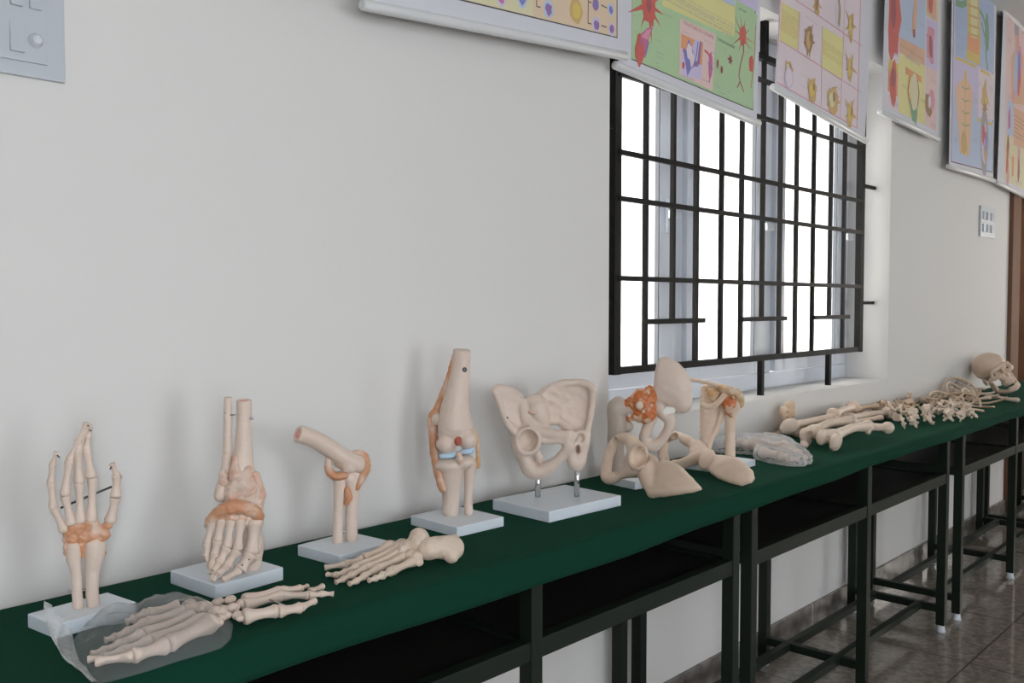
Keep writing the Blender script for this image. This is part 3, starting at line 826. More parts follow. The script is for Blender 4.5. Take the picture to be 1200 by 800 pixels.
c.blob(Z(97, 60), .075, .19, 'red', 14, .2); c.blob(Z(92, 40), .03, .09, 'maroon', 10, .2); c.q([Z(70, 290), Z(112, 310), Z(114, 262), Z(76, 240)], 'gold'); c.q([Z(70, 370), Z(110, 395), Z(112, 300), Z(72, 285)], 'orange'); c.blob(Z(92, 335), .04, .11, 'red', 10, .2); c.blob(Z(92, 320), .03, .05, 'maroon', 8, .3)
c.line([Z(185, -60), Z(184, 30), Z(178, 95), Z(176, 130)], .05, 'tan'); c.line([Z(176, 120), Z(178, 152)], .03, 'maroon'); c.blob(Z(250, 10), .07, .09, 'tan', 10, .2); c.blob(Z(245, 15), .03, .05, 'red')
for d in (-9, 0, 9, 14): c.line([Z(238 + d, 140), Z(248 + d * .5, 200), Z(246 + d * .4, 250)], .014, 'magenta')
c.blob(Z(245, 180), .05, .11, 'rose', 10, .3); c.blob(Z(246, 195), .03, .06, 'maroon', 8, .4)
c.q([Z(142, 300), Z(208, 338), Z(206, 312), Z(142, 272)], 'orange'); c.line([Z(160, 310), Z(152, 370), Z(160, 420), Z(178, 440)], .014, 'red'); c.line([Z(190, 325), Z(197, 380), Z(192, 430), Z(178, 455)], .012, 'maroon'); c.blob(Z(178, 430), .05, .09, 'leaf', 12, .2); c.blob(Z(178, 380), .05, .09, 'cream', 10, .1)
c.blob(Z(238, 425), .05, .06, 'brown', 10, .25); c.blob(Z(250, 400), .035, .05, 'rose', 8, .3); c.blob(Z(240, 415), .02, .03, 'palepink')
for (x, y, w) in ((140, 60, 30), (200, 90, 20), (90, 120, 20), (128, 340, 16), (205, 400, 14), (245, 320, 22), (245, 500, 20), (90, 415, 20), (140, 235, 60), (240, 120, 20), (140, 110, 24), (75, 225, 30)): c.lines(Z(x, y), Z(x + w, y + 22), 3, 'grey', .4, x + y)
c.done()

# chart 5 : nervous system, blue
c = Chart('blue chart with a yellow spinal cord and a torso seen from behind', (1111.5, 194), (1164, 210.5), -.045)
Z = zoomed(1020, 0, 3.478)
c.q([Z(328, 660), Z(498, 704), Z(508, -400), Z(346, -400)], 'ink'); c.q([Z(330, 656), Z(496, 700), Z(506, -400), Z(348, -400)], 'lilac')
c.q([Z(346, 225), Z(503, 300), Z(506, -400), Z(348, -400)], 'blue'); c.q([Z(440, 475), Z(500, 490), Z(503, 305), Z(440, 275)], 'palepink'); c.q([Z(332, 650), Z(496, 698), Z(500, 500), Z(436, 480), Z(420, 380), Z(340, 380)], 'sky')
c.q([Z(346, 240), Z(430, 278), Z(430, 266), Z(346, 228)], 'gold'); c.q([Z(448, 290), Z(486, 312), Z(486, 300), Z(448, 278)], 'gold'); c.q([Z(436, 492), Z(496, 512), Z(496, 500), Z(436, 480)], 'gold')
c.q([Z(390, 240), Z(446, 268), Z(448, 160), Z(440, -50), Z(394, -60), Z(396, 150)], 'gold'); c.q([Z(394, 200), Z(440, 225), Z(446, 160), Z(396, 140)], 'orange'); c.q([Z(410, 150), Z(436, 160), Z(436, -60), Z(408, -60)], 'cream'); c.line([Z(422, -60), Z(424, 150)], .03, 'yellow')
for yy in (20, 60, 100, 135): c.line([Z(398, yy), Z(446, yy + 18)], .012, 'ochre')
c.line([Z(346, 8), Z(372, 20), Z(392, 10)], .035, 'leaf'); c.line([Z(444, 40), Z(460, 70), Z(472, 120), Z(474, 180), Z(470, 225), Z(478, 285)], .022, 'leaf'); c.blob(Z(474, 140), .04, .11, 'leaf', 10, .2); c.line([Z(452, 90), Z(466, 150)], .012, 'darkgreen')
c.q([Z(352, 470), Z(346, 360), Z(362, 335), Z(380, 320), Z(384, 285), Z(392, 285), Z(395, 325), Z(412, 350), Z(418, 395), Z(412, 475), Z(406, 590), Z(400, 640), Z(364, 620), Z(360, 545)], 'skin'); c.line([Z(387, 290), Z(386, 400), Z(384, 560)], .022, 'gold')
for yy in (350, 400, 450, 500): c.line([Z(372, yy), Z(386, yy + 14), Z(402, yy + 8)], .006, 'leaf')
c.line([Z(384, 540), Z(372, 600), Z(368, 625)], .02, 'gold'); c.line([Z(384, 540), Z(394, 600), Z(396, 635)], .02, 'gold'); c.blob(Z(380, 580), .05, .05, 'ochre', 9, .3)
c.line([Z(466, 330), Z(466, 450)], .014, 'ochre'); c.line([Z(464, 370), Z(448, 420)], .012, 'gold'); c.line([Z(466, 370), Z(484, 430)], .012, 'gold'); c.blob(Z(466, 400), .05, .09, 'ochre', 9, .35); c.blob(Z(466, 420), .03, .04, 'gold'); c.star(Z(466, 440), .02, .08, 7, 'brown', 4)
c.blob(Z(464, 580), .07, .18, 'grey', 12, .15); c.blob(Z(464, 580), .045, .12, 'lilac', 10, .3); c.blob(Z(460, 545), .03, .06, 'red', 8, .3); c.blob(Z(468, 620), .03, .07, 'ochre', 8, .3); c.blob(Z(470, 580), .02, .06, 'violet')
for (x, y, w) in ((352, 60, 30), (352, 140, 30), (455, 20, 30), (440, 330, 12), (485, 350, 12), (340, 560, 14), (420, 560, 14), (350, 180, 26), (445, 600, 8), (480, 240, 18), (425, 400, 10)): c.lines(Z(x, y), Z(x + w, y + 24), 3, 'grey', .4, x + y)
c.done()

# chart 6 : chest, pink, cut by the frame
c = Chart('pink chart with a blue and red chest figure, nearest the doorway', (1168, 213), (1200.5, 229.5), -.05)
Z = zoomed(1020, 0, 3.478)
c.q([Z(545, 735), Z(640, 780), Z(640, -300), Z(560, -300)], 'pink'); c.q([Z(556, 545), Z(582, 560), Z(584, 420), Z(558, 405)], 'sky'); c.q([Z(545, 735), Z(580, 752), Z(582, 562), Z(548, 546)], 'cream'); c.q([Z(584, 590), Z(640, 612), Z(640, 470), Z(584, 435)], 'tan'); c.q([Z(582, 752), Z(640, 778), Z(640, 612), Z(582, 590)], 'cream')
c.lines(Z(588, 460), Z(622, 580), 6, 'brown', .35, 9)
c.blob(Z(597, 90), .05, .13, 'grey', 12, .1); c.q([Z(575, 420), Z(572, 240), Z(588, 200), Z(590, 140), Z(606, 150), Z(608, 210), Z(640, 240), Z(640, 430)], 'tan'); c.line([Z(600, 150), Z(598, 260)], .04, 'rose'); c.blob(Z(600, 290), .09, .16, 'rose', 12, .2); c.blob(Z(592, 300), .04, .14, 'blue', 10, .2); c.blob(Z(606, 320), .03, .10, 'red', 10, .3); c.blob(Z(606, 270), .03, .08, 'violet', 9, .3); c.line([Z(585, 370), Z(580, 410)], .04, 'rose')
for (x, y, k) in ((566, 480, 'magenta'), (560, 590, 'maroon'), (557, 660, 'red'), (560, 720, 'rose'), (604, 640, 'rose'), (604, 700, 'maroon'), (580, 670, 'orange')): c.blob(Z(x, y), .025, .075, k, 9, .3)
c.q([Z(580, 20), Z(640, 60), Z(640, 40), Z(580, -5)], 'gold')
for (x, y, w) in ((562, 60, 14), (562, 150, 12), (618, 120, 14), (560, 380, 12), (562, 620, 10), (590, 730, 26)): c.lines(Z(x, y), Z(x + w, y + 30), 3, 'grey', .4, x + y)
c.done()
# ================================================================== STANDING JOINT MODELS
def ground(u, v, z=0.): return tab(u, v, z)[:2]


def base_block(t, left, front, right, th=.022, back=None, name='stand_base'):
    """white block whose visible TOP corners fall at these picture points"""
    L = tab(*left, th)[:2]; Fp = tab(*front, th)[:2]; Rp = tab(*right, th)[:2]
    a1 = Fp - L; a2 = Rp - Fp
    d1 = norm(a1); d2 = norm(a2); bis = norm(d1 - d2)              # square the corner
    ang = math.acos(max(-1, min(1, float(-d1 @ d2)))); fix = (PI / 2 - ang) / 2
    rot = lambda v, a: np.array([v[0] * math.cos(a) - v[1] * math.sin(a), v[0] * math.sin(a) + v[1] * math.cos(a)])
    s = 1 if (d1[0] * d2[1] - d1[1] * d2[0]) > 0 else -1
    d1 = rot(d1, s * fix); d2 = rot(d2, -s * fix)
    l1 = np.linalg.norm(a1); l2 = np.linalg.norm(a2)
    c = Fp - d1 * l1 / 2 + d2 * l2 / 2
    return obj(name, obox(bmesh.new(), c, d1 * l1 / 2, d2 * l2 / 2, T, T + th, .0022), M['base'], t), c


def slim_bone(S, t, name, pts, rad, m='bone', seg=12, sub=5, squash=None, label=None):
    P, Rr = spline([S.P(*p) for p in pts], rad, sub)
    bm = bmesh.new(); P = [np.array(S.xf(p)).ravel() for p in P]
    P = [P[0] + (P[0] - P[1]) * .12] + P + [P[-1] + (P[-1] - P[-2]) * .12]; Rr = [Rr[0] * .55] + list(Rr) + [Rr[-1] * .55]
    lathe(bm, P, [r * S.s for r in Rr], seg, squash=squash)
    o = obj(name, bm, M[m], t)
    if label: o['label'] = label
    return o


def knuckle(S, t, p, q, r, name='finger_bone', m='bone'):
    """small waisted bone between two joints, swollen at both ends"""
    p = np.array(p, float); q = np.array(q, float); L = q - p
    f = [0, .1, .22, .38, .6, .8, .92, 1]; w = [1.08, 1.2, 1.02, .80, .73, .86, 1.04, .92]
    return slim_bone(S, t, name, [tuple(p + L * (-.01 + 1.02 * k)) for k in f], [r * 1.1 * k for k in w], m, 12, 2)


def digits(S, t, rows, name='finger_bone', m='bone'):
    for joints, r in rows:
        for a, b, k in zip(joints, joints[1:], np.linspace(1, .66, len(joints) - 1)): knuckle(S, t, a, b, r * k, name, m)


def sdf_part(S, t, name, sd, m, h=1., rough=0., rscale=8., label=None):
    o = sdf_mesh(name, sd, h, S.xf, m if isinstance(m, list) else M[m], t, rough, rscale)
    if label: o['label'] = label
    return o


def screw(S, t, u0, v0, u1, v1, d0, d1, r=1.3, name='steel_pin'):
    bm = bmesh.new(); lathe(bm, [S.W(u0, v0, d0).ravel(), S.W(u1, v1, d1).ravel()], [r * S.s] * 2, 10); return obj(name, bm, M['steel'], t)


# ---------------------------------------------------------------- hand on a stand
S = Stand(98, 711, .022)
t = thing('hand_skeleton_model', 'upright hand and wrist skeleton with orange wrist ligament on a white base', 'hand skeleton model', tuple(ground(98, 716)) + (T,))
base_block(t, (33.5, 718.5), (65, 732), (158.5, 704.5))
sd = Sdf().chain([S.P(92, 713, 2), S.P(90, 690, 2), S.P(89, 670, 2), S.P(86.5, 654, 2), S.P(87, 641, 2)], [6.2, 6.2, 6.4, 8.5, 9.5])
sdf_part(S, t, 'ulna', sd, 'bone', 1., .35, 9)
sd = Sdf().chain([S.P(109, 709, 0), S.P(108, 690, 0), S.P(108.5, 668, 0), S.P(111, 652, 0), S.P(111, 639, 0)], [7.8, 7.6, 8.4, 12, 13.5]).ell(S.P(119, 640, 1), (6, 8, 6))
sdf_part(S, t, 'radius', sd, 'bone', 1., .35, 9)
sd = Sdf()
for (u, v, d, r) in ((80, 641, 3, 7), (86, 632, 4, 8), (95, 640, 4, 8), (97, 628, 5, 9), (107, 628, 5, 9), (116, 636, 4, 8), (117, 624, 4, 9), (124, 626, 3, 7), (80, 624, 3, 7), (89, 618, 4, 8), (104, 616, 5, 8), (111, 614, 4, 7), (127, 615, 3, 6), (120, 648, 2, 5.5), (77, 632, 2, 4.5)):
    sd.ell(S.P(u, v, d), (r * .85, r, r * .62), k=3.5)
sd.cap(S.P(124, 616, 3), S.P(132, 607, 3), 4.6, 3.2, 3).cap(S.P(100, 640, 3), S.P(97, 652, 4), 4, 2.2, 4).cap(S.P(78, 648, 2), S.P(79, 640, 2), 4, 4, 3)
for u, v in ((84, 611), (94, 609), (107, 606)): sd.cap(S.P(u, v + 7, 3), S.P(u, v, 3), 5.2, 4.6, 3)
lg = sdf_part(S, t, 'wrist_ligament', sd, 'lig', .9, .8, 5, 'glossy orange ligament sheet over the wrist')
digits(S, t, [([(76, 622, 2), (63, 595.5, 1)], 5.2), ([(62.7, 595, 1), (59.6, 565, 4), (61.6, 544, 7), (66, 530, 12)], 4.7),
              ([(84, 614, 3), (76, 581, 3)], 5.6), ([(76, 580, 3), (81.5, 539, 3), (92.5, 516, 6), (101.5, 495, 10)], 5.3),
              ([(94, 612, 3), (93.2, 566, 4)], 5.6), ([(93, 565, 4), (91.5, 526, 4), (98.5, 506, 6), (105, 497, 9)], 5.4),
              ([(107, 610, 3), (108.5, 560, 4)], 5.8), ([(107, 559, 4), (101.5, 527, 4), (103.5, 510, 5), (106.3, 501, 8)], 5.3)])
digits(S, t, [([(129, 611, 3), (135.5, 583, 6)], 6.2), ([(135.6, 581, 6), (137, 557, 8), (131.5, 543, 13)], 5.8)], 'thumb_bone')
bm = bmesh.new(); lathe(bm, [S.W(71, 595, 1).ravel(), S.W(131, 570, 4).ravel()], [1.5 * S.s] * 2, 8); obj('steel_rod', bm, M['gunmetal'], t)
for p, q in (((101, 497, 12), (104, 499, 13)), ((104, 502, 10), (107, 505, 11)), ((66, 532, 13), (70, 536, 14)), ((131, 546, 15), (129, 550, 17))):
    bm = bmesh.new(); lathe(bm, [S.W(*p).ravel(), S.W(*q).ravel()], [.9 * S.s] * 2, 8); obj('wire_end', bm, M['socket'], t)
screw(S, t, 80, 692, 101, 690, 3, 3, 1.0)

# ---------------------------------------------------------------- foot on a stand
S = Stand(268, 672, .022)
t = thing('foot_skeleton_model', 'standing foot and ankle skeleton with toes down on a white base', 'foot skeleton model', tuple(ground(265, 675)) + (T,))
base_block(t, (198, 668.5), (252, 686), (333, 664.5), .024)
sd = Sdf().chain([S.P(267.4, 462, 0), S.P(267, 500, 0), S.P(266, 535, 0), S.P(264, 555, 0), S.P(260, 572, 2), S.P(258.5, 581, 3)], [4.6, 5.2, 5.2, 6, 7, 7.5])
sd.cut(S.P(267.4, 465, 0), (0, 1, .1)); sdf_part(S, t, 'fibula', sd, 'bone', 1., .25, 9)
sd = Sdf().chain([S.P(286, 464, 0), S.P(286, 490, 0), S.P(285.5, 520, 0), S.P(284, 545, 0), S.P(284, 562, 0)], [8.8, 8.6, 10, 13.5, 17])
sd.cut(S.P(286, 468.5, 0), (0, 1, .12)).cap(S.P(286, 473, 0), S.P(286, 450, 0), 5.6, 5.6, .5, '-')
sdf_part(S, t, 'tibia', sd, 'bone', 1., .25, 9)
bm = bmesh.new(); lathe(bm, [S.W(286, 474, 0).ravel(), S.W(286, 469.2, 0).ravel()], [5.7 * S.s, 5.7 * S.s], 16); obj('marrow_core', bm, M['marrow'], t)
screw(S, t, 262, 484, 271, 486, 3, 4, 1.2); screw(S, t, 271, 486, 276, 486, 3, 4, 1.0); screw(S, t, 293, 490, 297, 490.5, 6, 7, 1.5)
# ankle, heel and arch
sd = Sdf().ell(S.P(282, 575, 2), (22, 20, 17), k=4).ell(S.P(290, 592, -6), (18, 24, 17), k=4).ell(S.P(300, 575, -2), (9, 18, 12), k=4).ell(S.P(272, 598, 6), (17, 14, 13), k=4)
sd.ell(S.P(287, 598, 8), (20, 14, 12), k=4).ell(S.P(262, 608, 10), (17, 9, 10), k=3).ell(S.P(288, 610, 12), (18, 8, 9), k=3).ell(S.P(296, 640, -8), (13, 30, 13), k=5).ell(S.P(246, 614, 8), (7, 6, 6), k=3)
sd.cap(S.P(296, 660, -10), S.P(293, 675, -4), 10, 7, 4)
sdf_part(S, t, 'hind_foot', sd, 'bone', 1.1, .9, 6)
sd = Sdf().cap(S.P(276, 536, 8), S.P(276, 556, 13), 3, 8, 3).cap(S.P(290, 550, 10), S.P(287, 566, 13), 6, 11, 3).ell(S.P(284, 572, 14), (18, 12, 7), k=4).ell(S.P(262, 560, 7), (6, 11, 5), k=3).cap(S.P(300, 556, 6), S.P(306, 580, 2), 5, 6, 3)
sd.cap(S.P(305, 580, 2), S.P(301, 600, 4), 6, 7, 3).ell(S.P(272, 580, 14), (7, 8, 6), k=3)
lg = sdf_part(S, t, 'ankle_ligament', sd, 'lig_pink', .9, .9, 5, 'pale pink ligament over the front of the ankle')
sd = Sdf().chain([S.P(247, 611, 13), S.P(256, 601, 18), S.P(270, 594, 23), S.P(286, 594, 24), S.P(299, 600, 19), S.P(303, 608, 12)], [6, 6.5, 7.5, 7.5, 7, 6], 3)
for u, v, d in ((248, 611, 14), (260, 608, 18), (271, 606, 21), (283, 607, 20), (298, 609, 15)): sd.ell(S.P(u, v, d), (6.5, 7, 5), k=3)
sdf_part(S, t, 'arch_ligament', sd, 'lig', .9, .8, 5, 'orange ligament band across the top of the foot')
digits(S, t, [([(249, 610, 14), (243, 637, 17)], 5.0), ([(243, 637, 17), (242.5, 652, 21), (245.5, 662, 25), (246.8, 672, 26)], 4.6),
              ([(260, 608, 17), (255, 633, 21)], 5.4), ([(255, 634, 22), (251.5, 650, 26), (247.5, 662, 29), (246.5, 672, 31)], 5.2),
              ([(271, 607, 19), (266.5, 640, 24)], 5.2), ([(266, 642, 25), (258, 657, 30), (250.5, 669, 34), (248, 680, 36)], 5.4),
              ([(282, 608, 19), (278.5, 643, 25)], 5.6), ([(278, 645, 26), (266, 663, 32), (255.5, 672, 36), (249.5, 680, 38)], 5.6),
              ([(299, 609, 14), (294.5, 648, 21)], 8.2), ([(293.5, 650, 22), (281, 667, 30), (261, 680.5, 37)], 7.6)], 'toe_bone')
for p in ((292, 654, 26), (284, 661, 30)): 
    bm = bmesh.new(); lathe(bm, [S.W(p[0], p[1], p[2] + 3).ravel(), S.W(p[0], p[1] + 1.5, p[2] + 6).ravel()], [.8 * S.s] * 2, 8); obj('wire_end', bm, M['socket'], t)

# ---------------------------------------------------------------- elbow
S = Stand(404, 634, .022)
t = thing('elbow_joint_model', 'elbow joint model with a long bent upper arm bone on a white base', 'elbow joint model', tuple(ground(404, 640)) + (T,))
base_block(t, (344, 639.5), (398, 651), (463, 635), .022)
sd = Sdf().chain([S.P(345, 506.5, 33), S.P(367, 514, 22), S.P(386, 525, 13), S.P(402, 535, 6), S.P(413, 540, 3)], [9.2, 9.2, 9.4, 9.0, 9.5], 3)
sd.ell(S.P(404, 541, 2), (13, 9, 9), k=4).ell(S.P(420, 543, 2), (9, 11, 11), k=4).ell(S.P(408, 548, 6), (9, 7, 8), k=3).cut(S.P(349, 508, 31), S.P(349, 508, 31) - S.P(367, 514, 22)).cap(S.P(352, 509.4, 29), S.P(338, 503, 38), 5.6, 5.6, .5, '-')
sdf_part(S, t, 'humerus', sd, 'bone', 1., .3, 9)
a = S.W(353, 509.8, 28.5).ravel(); b = S.W(349.6, 508.3, 30.7).ravel()
bm = bmesh.new(); lathe(bm, [a, b], [5.7 * S.s] * 2, 16); obj('marrow_core', bm, M["marrow"], t)
sd = Sdf().chain([S.P(395.5, 636, 4), S.P(396, 615, 4), S.P(397, 590, 4), S.P(398, 572, 4), S.P(398, 561, 4)], [5.8, 5.6, 5.6, 6.4, 7.6]).ell(S.P(398, 557, 4), (9, 5, 8), k=2)
sdf_part(S, t, 'radius', sd, 'bone', 1., .25, 9)
sd = Sdf().chain([S.P(411.5, 632, -2), S.P(412, 610, -2), S.P(413, 585, -2), S.P(414, 566, -2), S.P(418, 551, -6), S.P(424, 541, -12)], [7.2, 7, 7.4, 8.8, 9, 7.5]).ell(S.P(408, 560, 2), (6, 8, 7), k=3)
sdf_part(S, t, 'ulna', sd, 'bone', 1., .3, 9)
sd = Sdf().chain([S.P(386, 534, 8), S.P(384.5, 544, 9), S.P(386.5, 553, 10), S.P(394, 558, 12), S.P(405, 557, 12)], [3.2, 3.8, 4.2, 4.2, 3.4], 2).chain([S.P(411, 533, 5), S.P(420, 530, 4), S.P(428.5, 536, 3), S.P(429.5, 548, 2), S.P(424, 560, 3), S.P(418, 572, 4)], [2.6, 3.4, 3.8, 4.2, 4.4, 3], 2)
sd.chain([S.P(406, 573, 7), S.P(409, 582, 7), S.P(406, 590, 6)], [3, 4, 2.5], 2).ell(S.P(397, 557.5, 7), (11, 4.2, 9.5), k=2)
sdf_part(S, t, 'elbow_ligament', sd, 'lig', .8, .5, 4, 'orange ligament ring round the elbow joint')
screw(S, t, 403.5, 622, 403.5, 622.5, 3, 9, 1.0)

# ---------------------------------------------------------------- knee
S = Stand(537, 603, .022)
t = thing('knee_joint_model', 'tall knee joint model with pale blue cartilage and an orange ligament strap', 'knee joint model', tuple(ground(537, 608)) + (T,))
base_block(t, (482, 603.5), (535.5, 617.8), (590, 605), .022)
sd = Sdf().chain([S.P(541.8, 400, 0), S.P(540, 432, 0), S.P(536.5, 456, 0), S.P(533, 480, 0), S.P(533, 500, 0)], [9.4, 10.2, 12.2, 16, 20], 3)
sd.ell(S.P(523, 519.5, 6), (12, 12.5, 15), k=2).ell(S.P(548, 515, 6), (11, 12, 14), k=2).ell(S.P(535, 502, -6), (20, 16, 14), k=4).cap(S.P(536.5, 516, 22), S.P(535, 536, 14), 5, 5, 2.5, '-').cut(S.P(541.5, 409.5, 0), (.06, 1, .1)).cap(S.P(512, 500, 14), S.P(530, 508, 22), 1.6, 1.4, 2, '-').cap(S.P(540, 503, 22), S.P(560, 502, 14), 1.4, 1.6, 2, '-')
sdf_part(S, t, 'femur', sd, 'bone', 1., .3, 10)
sd = Sdf().ell(S.P(528, 545, 2), (19, 9.5, 15), k=4).ell(S.P(544, 541, 2), (13, 9, 13), k=4).chain([S.P(530, 550, 1), S.P(529, 570, 0), S.P(528.5, 590, 0), S.P(528, 601, 0)], [14, 10.5, 8.6, 8.4], 3).ell(S.P(536, 537, 8), (3.5, 6, 4), k=2)
sdf_part(S, t, 'tibia', sd, 'bone', 1., .3, 10)
sd = Sdf().chain([S.P(552, 543, 2), S.P(551, 552, 2), S.P(549.5, 570, 1), S.P(549, 588, 0), S.P(549, 600, 0)], [7, 6.6, 4.9, 4.4, 4.7], 2)
sdf_part(S, t, 'fibula', sd, 'bone', .9, .2, 8)
for (u, v, rx) in ((525, 533.5, 11), (547.5, 528.5, 8.5)):
    sd = Sdf().ell(S.P(u, v, 5), (rx, 3.4, 12), k=1).cap(S.P(u - rx * .7, v + 1, 12), S.P(u + rx * .7, v - 2, 12), 2.8, 2.8, 1.5)
    sdf_part(S, t, 'meniscus', sd, 'cartilage', .8, 0, 8, 'pale blue cartilage pad')
sd = Sdf().chain([S.P(533, 413, 2), S.P(527, 438, -1), S.P(520, 460, -4), S.P(512, 480, -8), S.P(507.5, 492, -8), S.P(507.5, 508, -6), S.P(509.5, 530, -2), S.P(514, 552, 2), S.P(518, 568, 6), S.P(519, 573, 8)], [2.2, 3.2, 4, 4.6, 6.5, 4.6, 5.2, 5.6, 4.8, 3.6], 2.5)
sdf_part(S, t, 'knee_ligament', sd, 'lig', .9, .4, 5, 'long orange ligament strap down the left side of the knee')
sd = Sdf().ell(S.P(512, 491, -2), (6, 7.5, 6), k=1); sdf_part(S, t, 'patella', sd, 'bone', .9, .3, 5)
sd = Sdf().chain([S.P(551, 500, 3), S.P(558, 510, 2), S.P(560, 528, 2), S.P(560, 546, 3)], [1.8, 2, 2.2, 3], 1.5); sdf_part(S, t, 'knee_ligament', sd, 'lig_tan', .8, .2, 5, 'thin amber ligament cord on the right side of the knee')
sd = Sdf().ell(S.P(537, 516, 14), (4.6, 6.5, 5), k=1).ell(S.P(514, 519, 10), (2.5, 7, 4), k=1); sdf_part(S, t, 'ligament_spot', sd, 'red', .8, .3, 4, 'dark red ligament spot between the condyles')
sd = Sdf().chain([S.P(537, 531, 14), S.P(539, 538, 14), S.P(538, 544, 12)], [3.2, 3.6, 2.4], 1.5); sdf_part(S, t, 'cruciate_ligament', sd, 'lig_pink', .8, .2, 4)
bm = bmesh.new(); lathe(bm, [S.W(544.5, 433, 8).ravel(), S.W(544.5, 433, 11.5).ravel(), S.W(544.5, 433, 13).ravel()], [2.8 * S.s, 2.8 * S.s, 1.2 * S.s], 14); obj('steel_screw', bm, M['gunmetal'], t)
sd = Sdf().ell(S.P(518, 571, 10), (2.4, 2.4, 2.4), k=1); sdf_part(S, t, 'ligament_pin', sd, 'bone_light', .7)

# ---------------------------------------------------------------- pelvis
S = Stand(651, 581, .024)
t = thing('pelvis_model', 'whole pelvis model held on two chrome rods above a white base', 'pelvis model', tuple(ground(651, 588)) + (T,))
base_block(t, (580, 584), (643.5, 599.5), (724, 579.5), .026)
Z = zoomed(570, 430, 4.2125)
P_ = lambda x, y, d=0: S.P(*Z(x, y), d)
PL = lambda pts: [P_(*p)[:2] for p in pts]
sd = Sdf()
# far wing: a broad fan of bone
fc = P_(400, 190)
sd.plate(PL([(205, 195), (240, 150), (290, 115), (340, 94), (385, 80), (432, 74), (480, 77), (515, 90), (531, 120), (527, 180), (515, 240), (503, 300), (492, 345), (440, 350), (412, 330), (392, 300), (368, 285), (335, 287), (290, 292), (240, 262)]), 7,
         bend=lambda x, y: -13 + .005 * (x - fc[0]) ** 2 + .0035 * (y - fc[1]) ** 2 - .10 * (x - fc[0]), k=3)
sd.chain([P_(245, 150, -7), P_(300, 108, -10), P_(360, 84, -11), P_(432, 76, -11), P_(500, 84, -8), P_(528, 116, -4)], [3.2, 3.2, 3.4, 3.6, 3.6, 3.4], 3)
sd.chain([P_(528, 116, -4), P_(520, 200, -7), P_(505, 290, -4), P_(485, 350, 2)], [3.4, 3, 3, 3.4], 3)
# near wing, seen almost edge on
nc = P_(105, 190)
sd.plate(PL([(38, 118), (48, 104), (80, 108), (118, 116), (150, 130), (172, 152), (186, 200), (188, 250), (176, 300), (150, 322), (125, 300), (105, 278), (84, 240), (62, 180)]), 6.5,
         bend=lambda x, y: 14 - .55 * (x - nc[0]) + .01 * (y - nc[1]) ** 2, k=3)
sd.chain([P_(42, 114, 22), P_(62, 103, 20), P_(100, 110, 14), P_(140, 124, 6), P_(172, 152, 0)], [3.8, 4.2, 4, 3.4, 3], 2)
sd.chain([P_(44, 120, 22), P_(70, 190, 22), P_(95, 262, 20), P_(140, 320, 16)], [3.4, 3, 3.2, 5], 2)
# sacrum, disc bed, inner brim
sd.ell(P_(205, 190, -6), (13, 11, 12), k=4).ell(P_(240, 175, -4), (13, 8, 12), k=4).chain([P_(240, 185, 0), P_(262, 235, 4), P_(275, 290, 2), P_(282, 300, 0)], [12, 11, 6, 3], 4).ell(P_(300, 225, -6), (16, 13, 9), k=5)
sd.chain([P_(180, 180, 4), P_(200, 260, 8), P_(240, 300, 12)], [7, 7, 6], 3).chain([P_(255, 250, 4), P_(300, 262, 0), P_(360, 268, -4), P_(400, 300, 0)], [6, 5, 4, 5], 3)
# near hip cup, ring of pubis and sit bone
sd.ell(P_(205, 362, 10), (17, 18.5, 14), k=4).chain([P_(155, 320, 12), P_(165, 400, 12), P_(195, 460, 10), P_(215, 505, 10), P_(252, 516, 10), P_(300, 500, 12), P_(345, 465, 14), P_(385, 425, 15), P_(408, 395, 16)], [7, 8, 7.5, 8, 8, 6.6, 5.2, 5, 6], 3)
sd.chain([P_(225, 308, 12), P_(280, 322, 15), P_(340, 333, 17), P_(400, 338, 17)], [7, 5.6, 5, 5.6], 3).chain([P_(250, 345, 14), P_(300, 365, 16), P_(350, 362, 17), P_(390, 360, 17)], [6, 3.4, 3.4, 4.4], 2.5)
sd.chain([P_(250, 350, 12), P_(252, 410, 12), P_(262, 455, 12)], [5, 4, 4.5], 3)
sd.ell(P_(398, 365, 16), (6, 9, 6), k=3).ell(P_(418, 350, 14), (5, 10, 5), k=3)
# far side ring
sd.chain([P_(420, 345, 12), P_(450, 335, 6), P_(485, 345, 2)], [5, 5, 6], 3).chain([P_(410, 395, 14), P_(418, 430, 12), P_(430, 465, 9), P_(447, 480, 6), P_(462, 455, 4), P_(472, 410, 2), P_(484, 360, 2)], [4.6, 5.4, 6.6, 6.4, 6, 5.6, 6.4], 3).ell(P_(440, 380, 2), (9, 12, 8), k=3)
sd.rim(P_(205, 364, 19), 12.5, 14, 2.6)
sd.ell(P_(205, 366, 28), (12, 13.5, 19), k=1.2, op='-').ell(P_(468, 348, 12), (4.4, 6, 8), k=1.5, op='-').ell(P_(300, 415, 14), (7.6, 9.5, 30), axes=[(1, .35, 0), (-.35, 1, 0), (0, 0, 1)], k=1.5, op='-').ell(P_(452, 405, 8), (2.5, 5, 12), k=1, op='-')
sdf_part(S, t, 'pelvis', sd, 'bone', 1., .55, 8)
sd = Sdf().ell(P_(232, 224, 11), (7.5, 3.4, 6), axes=[(1, -.15, 0), (.15, 1, 0), (0, 0, 1)], k=1); sdf_part(S, t, 'disc', sd, 'lig_pink', .8, .3, 4, 'pink disc on the top of the sacrum')
for a, b, d in ((250, 258, 10), (448, 446, 5)):
    y0, y1 = (505, 650) if a == 250 else (470, 610)
    bm = bmesh.new(); p = S.W(*Z(b, y1), d).ravel(); q = S.W(*Z(a, y0), d).ravel(); p[2] = T + .022; p[:2] = p[:2] * .5 + q[:2] * .5; q[:2] = p[:2]
    lathe(bm, [p, q], [3.2 * S.s] * 2, 18); obj('chrome_rod', bm, M['steel'], t)
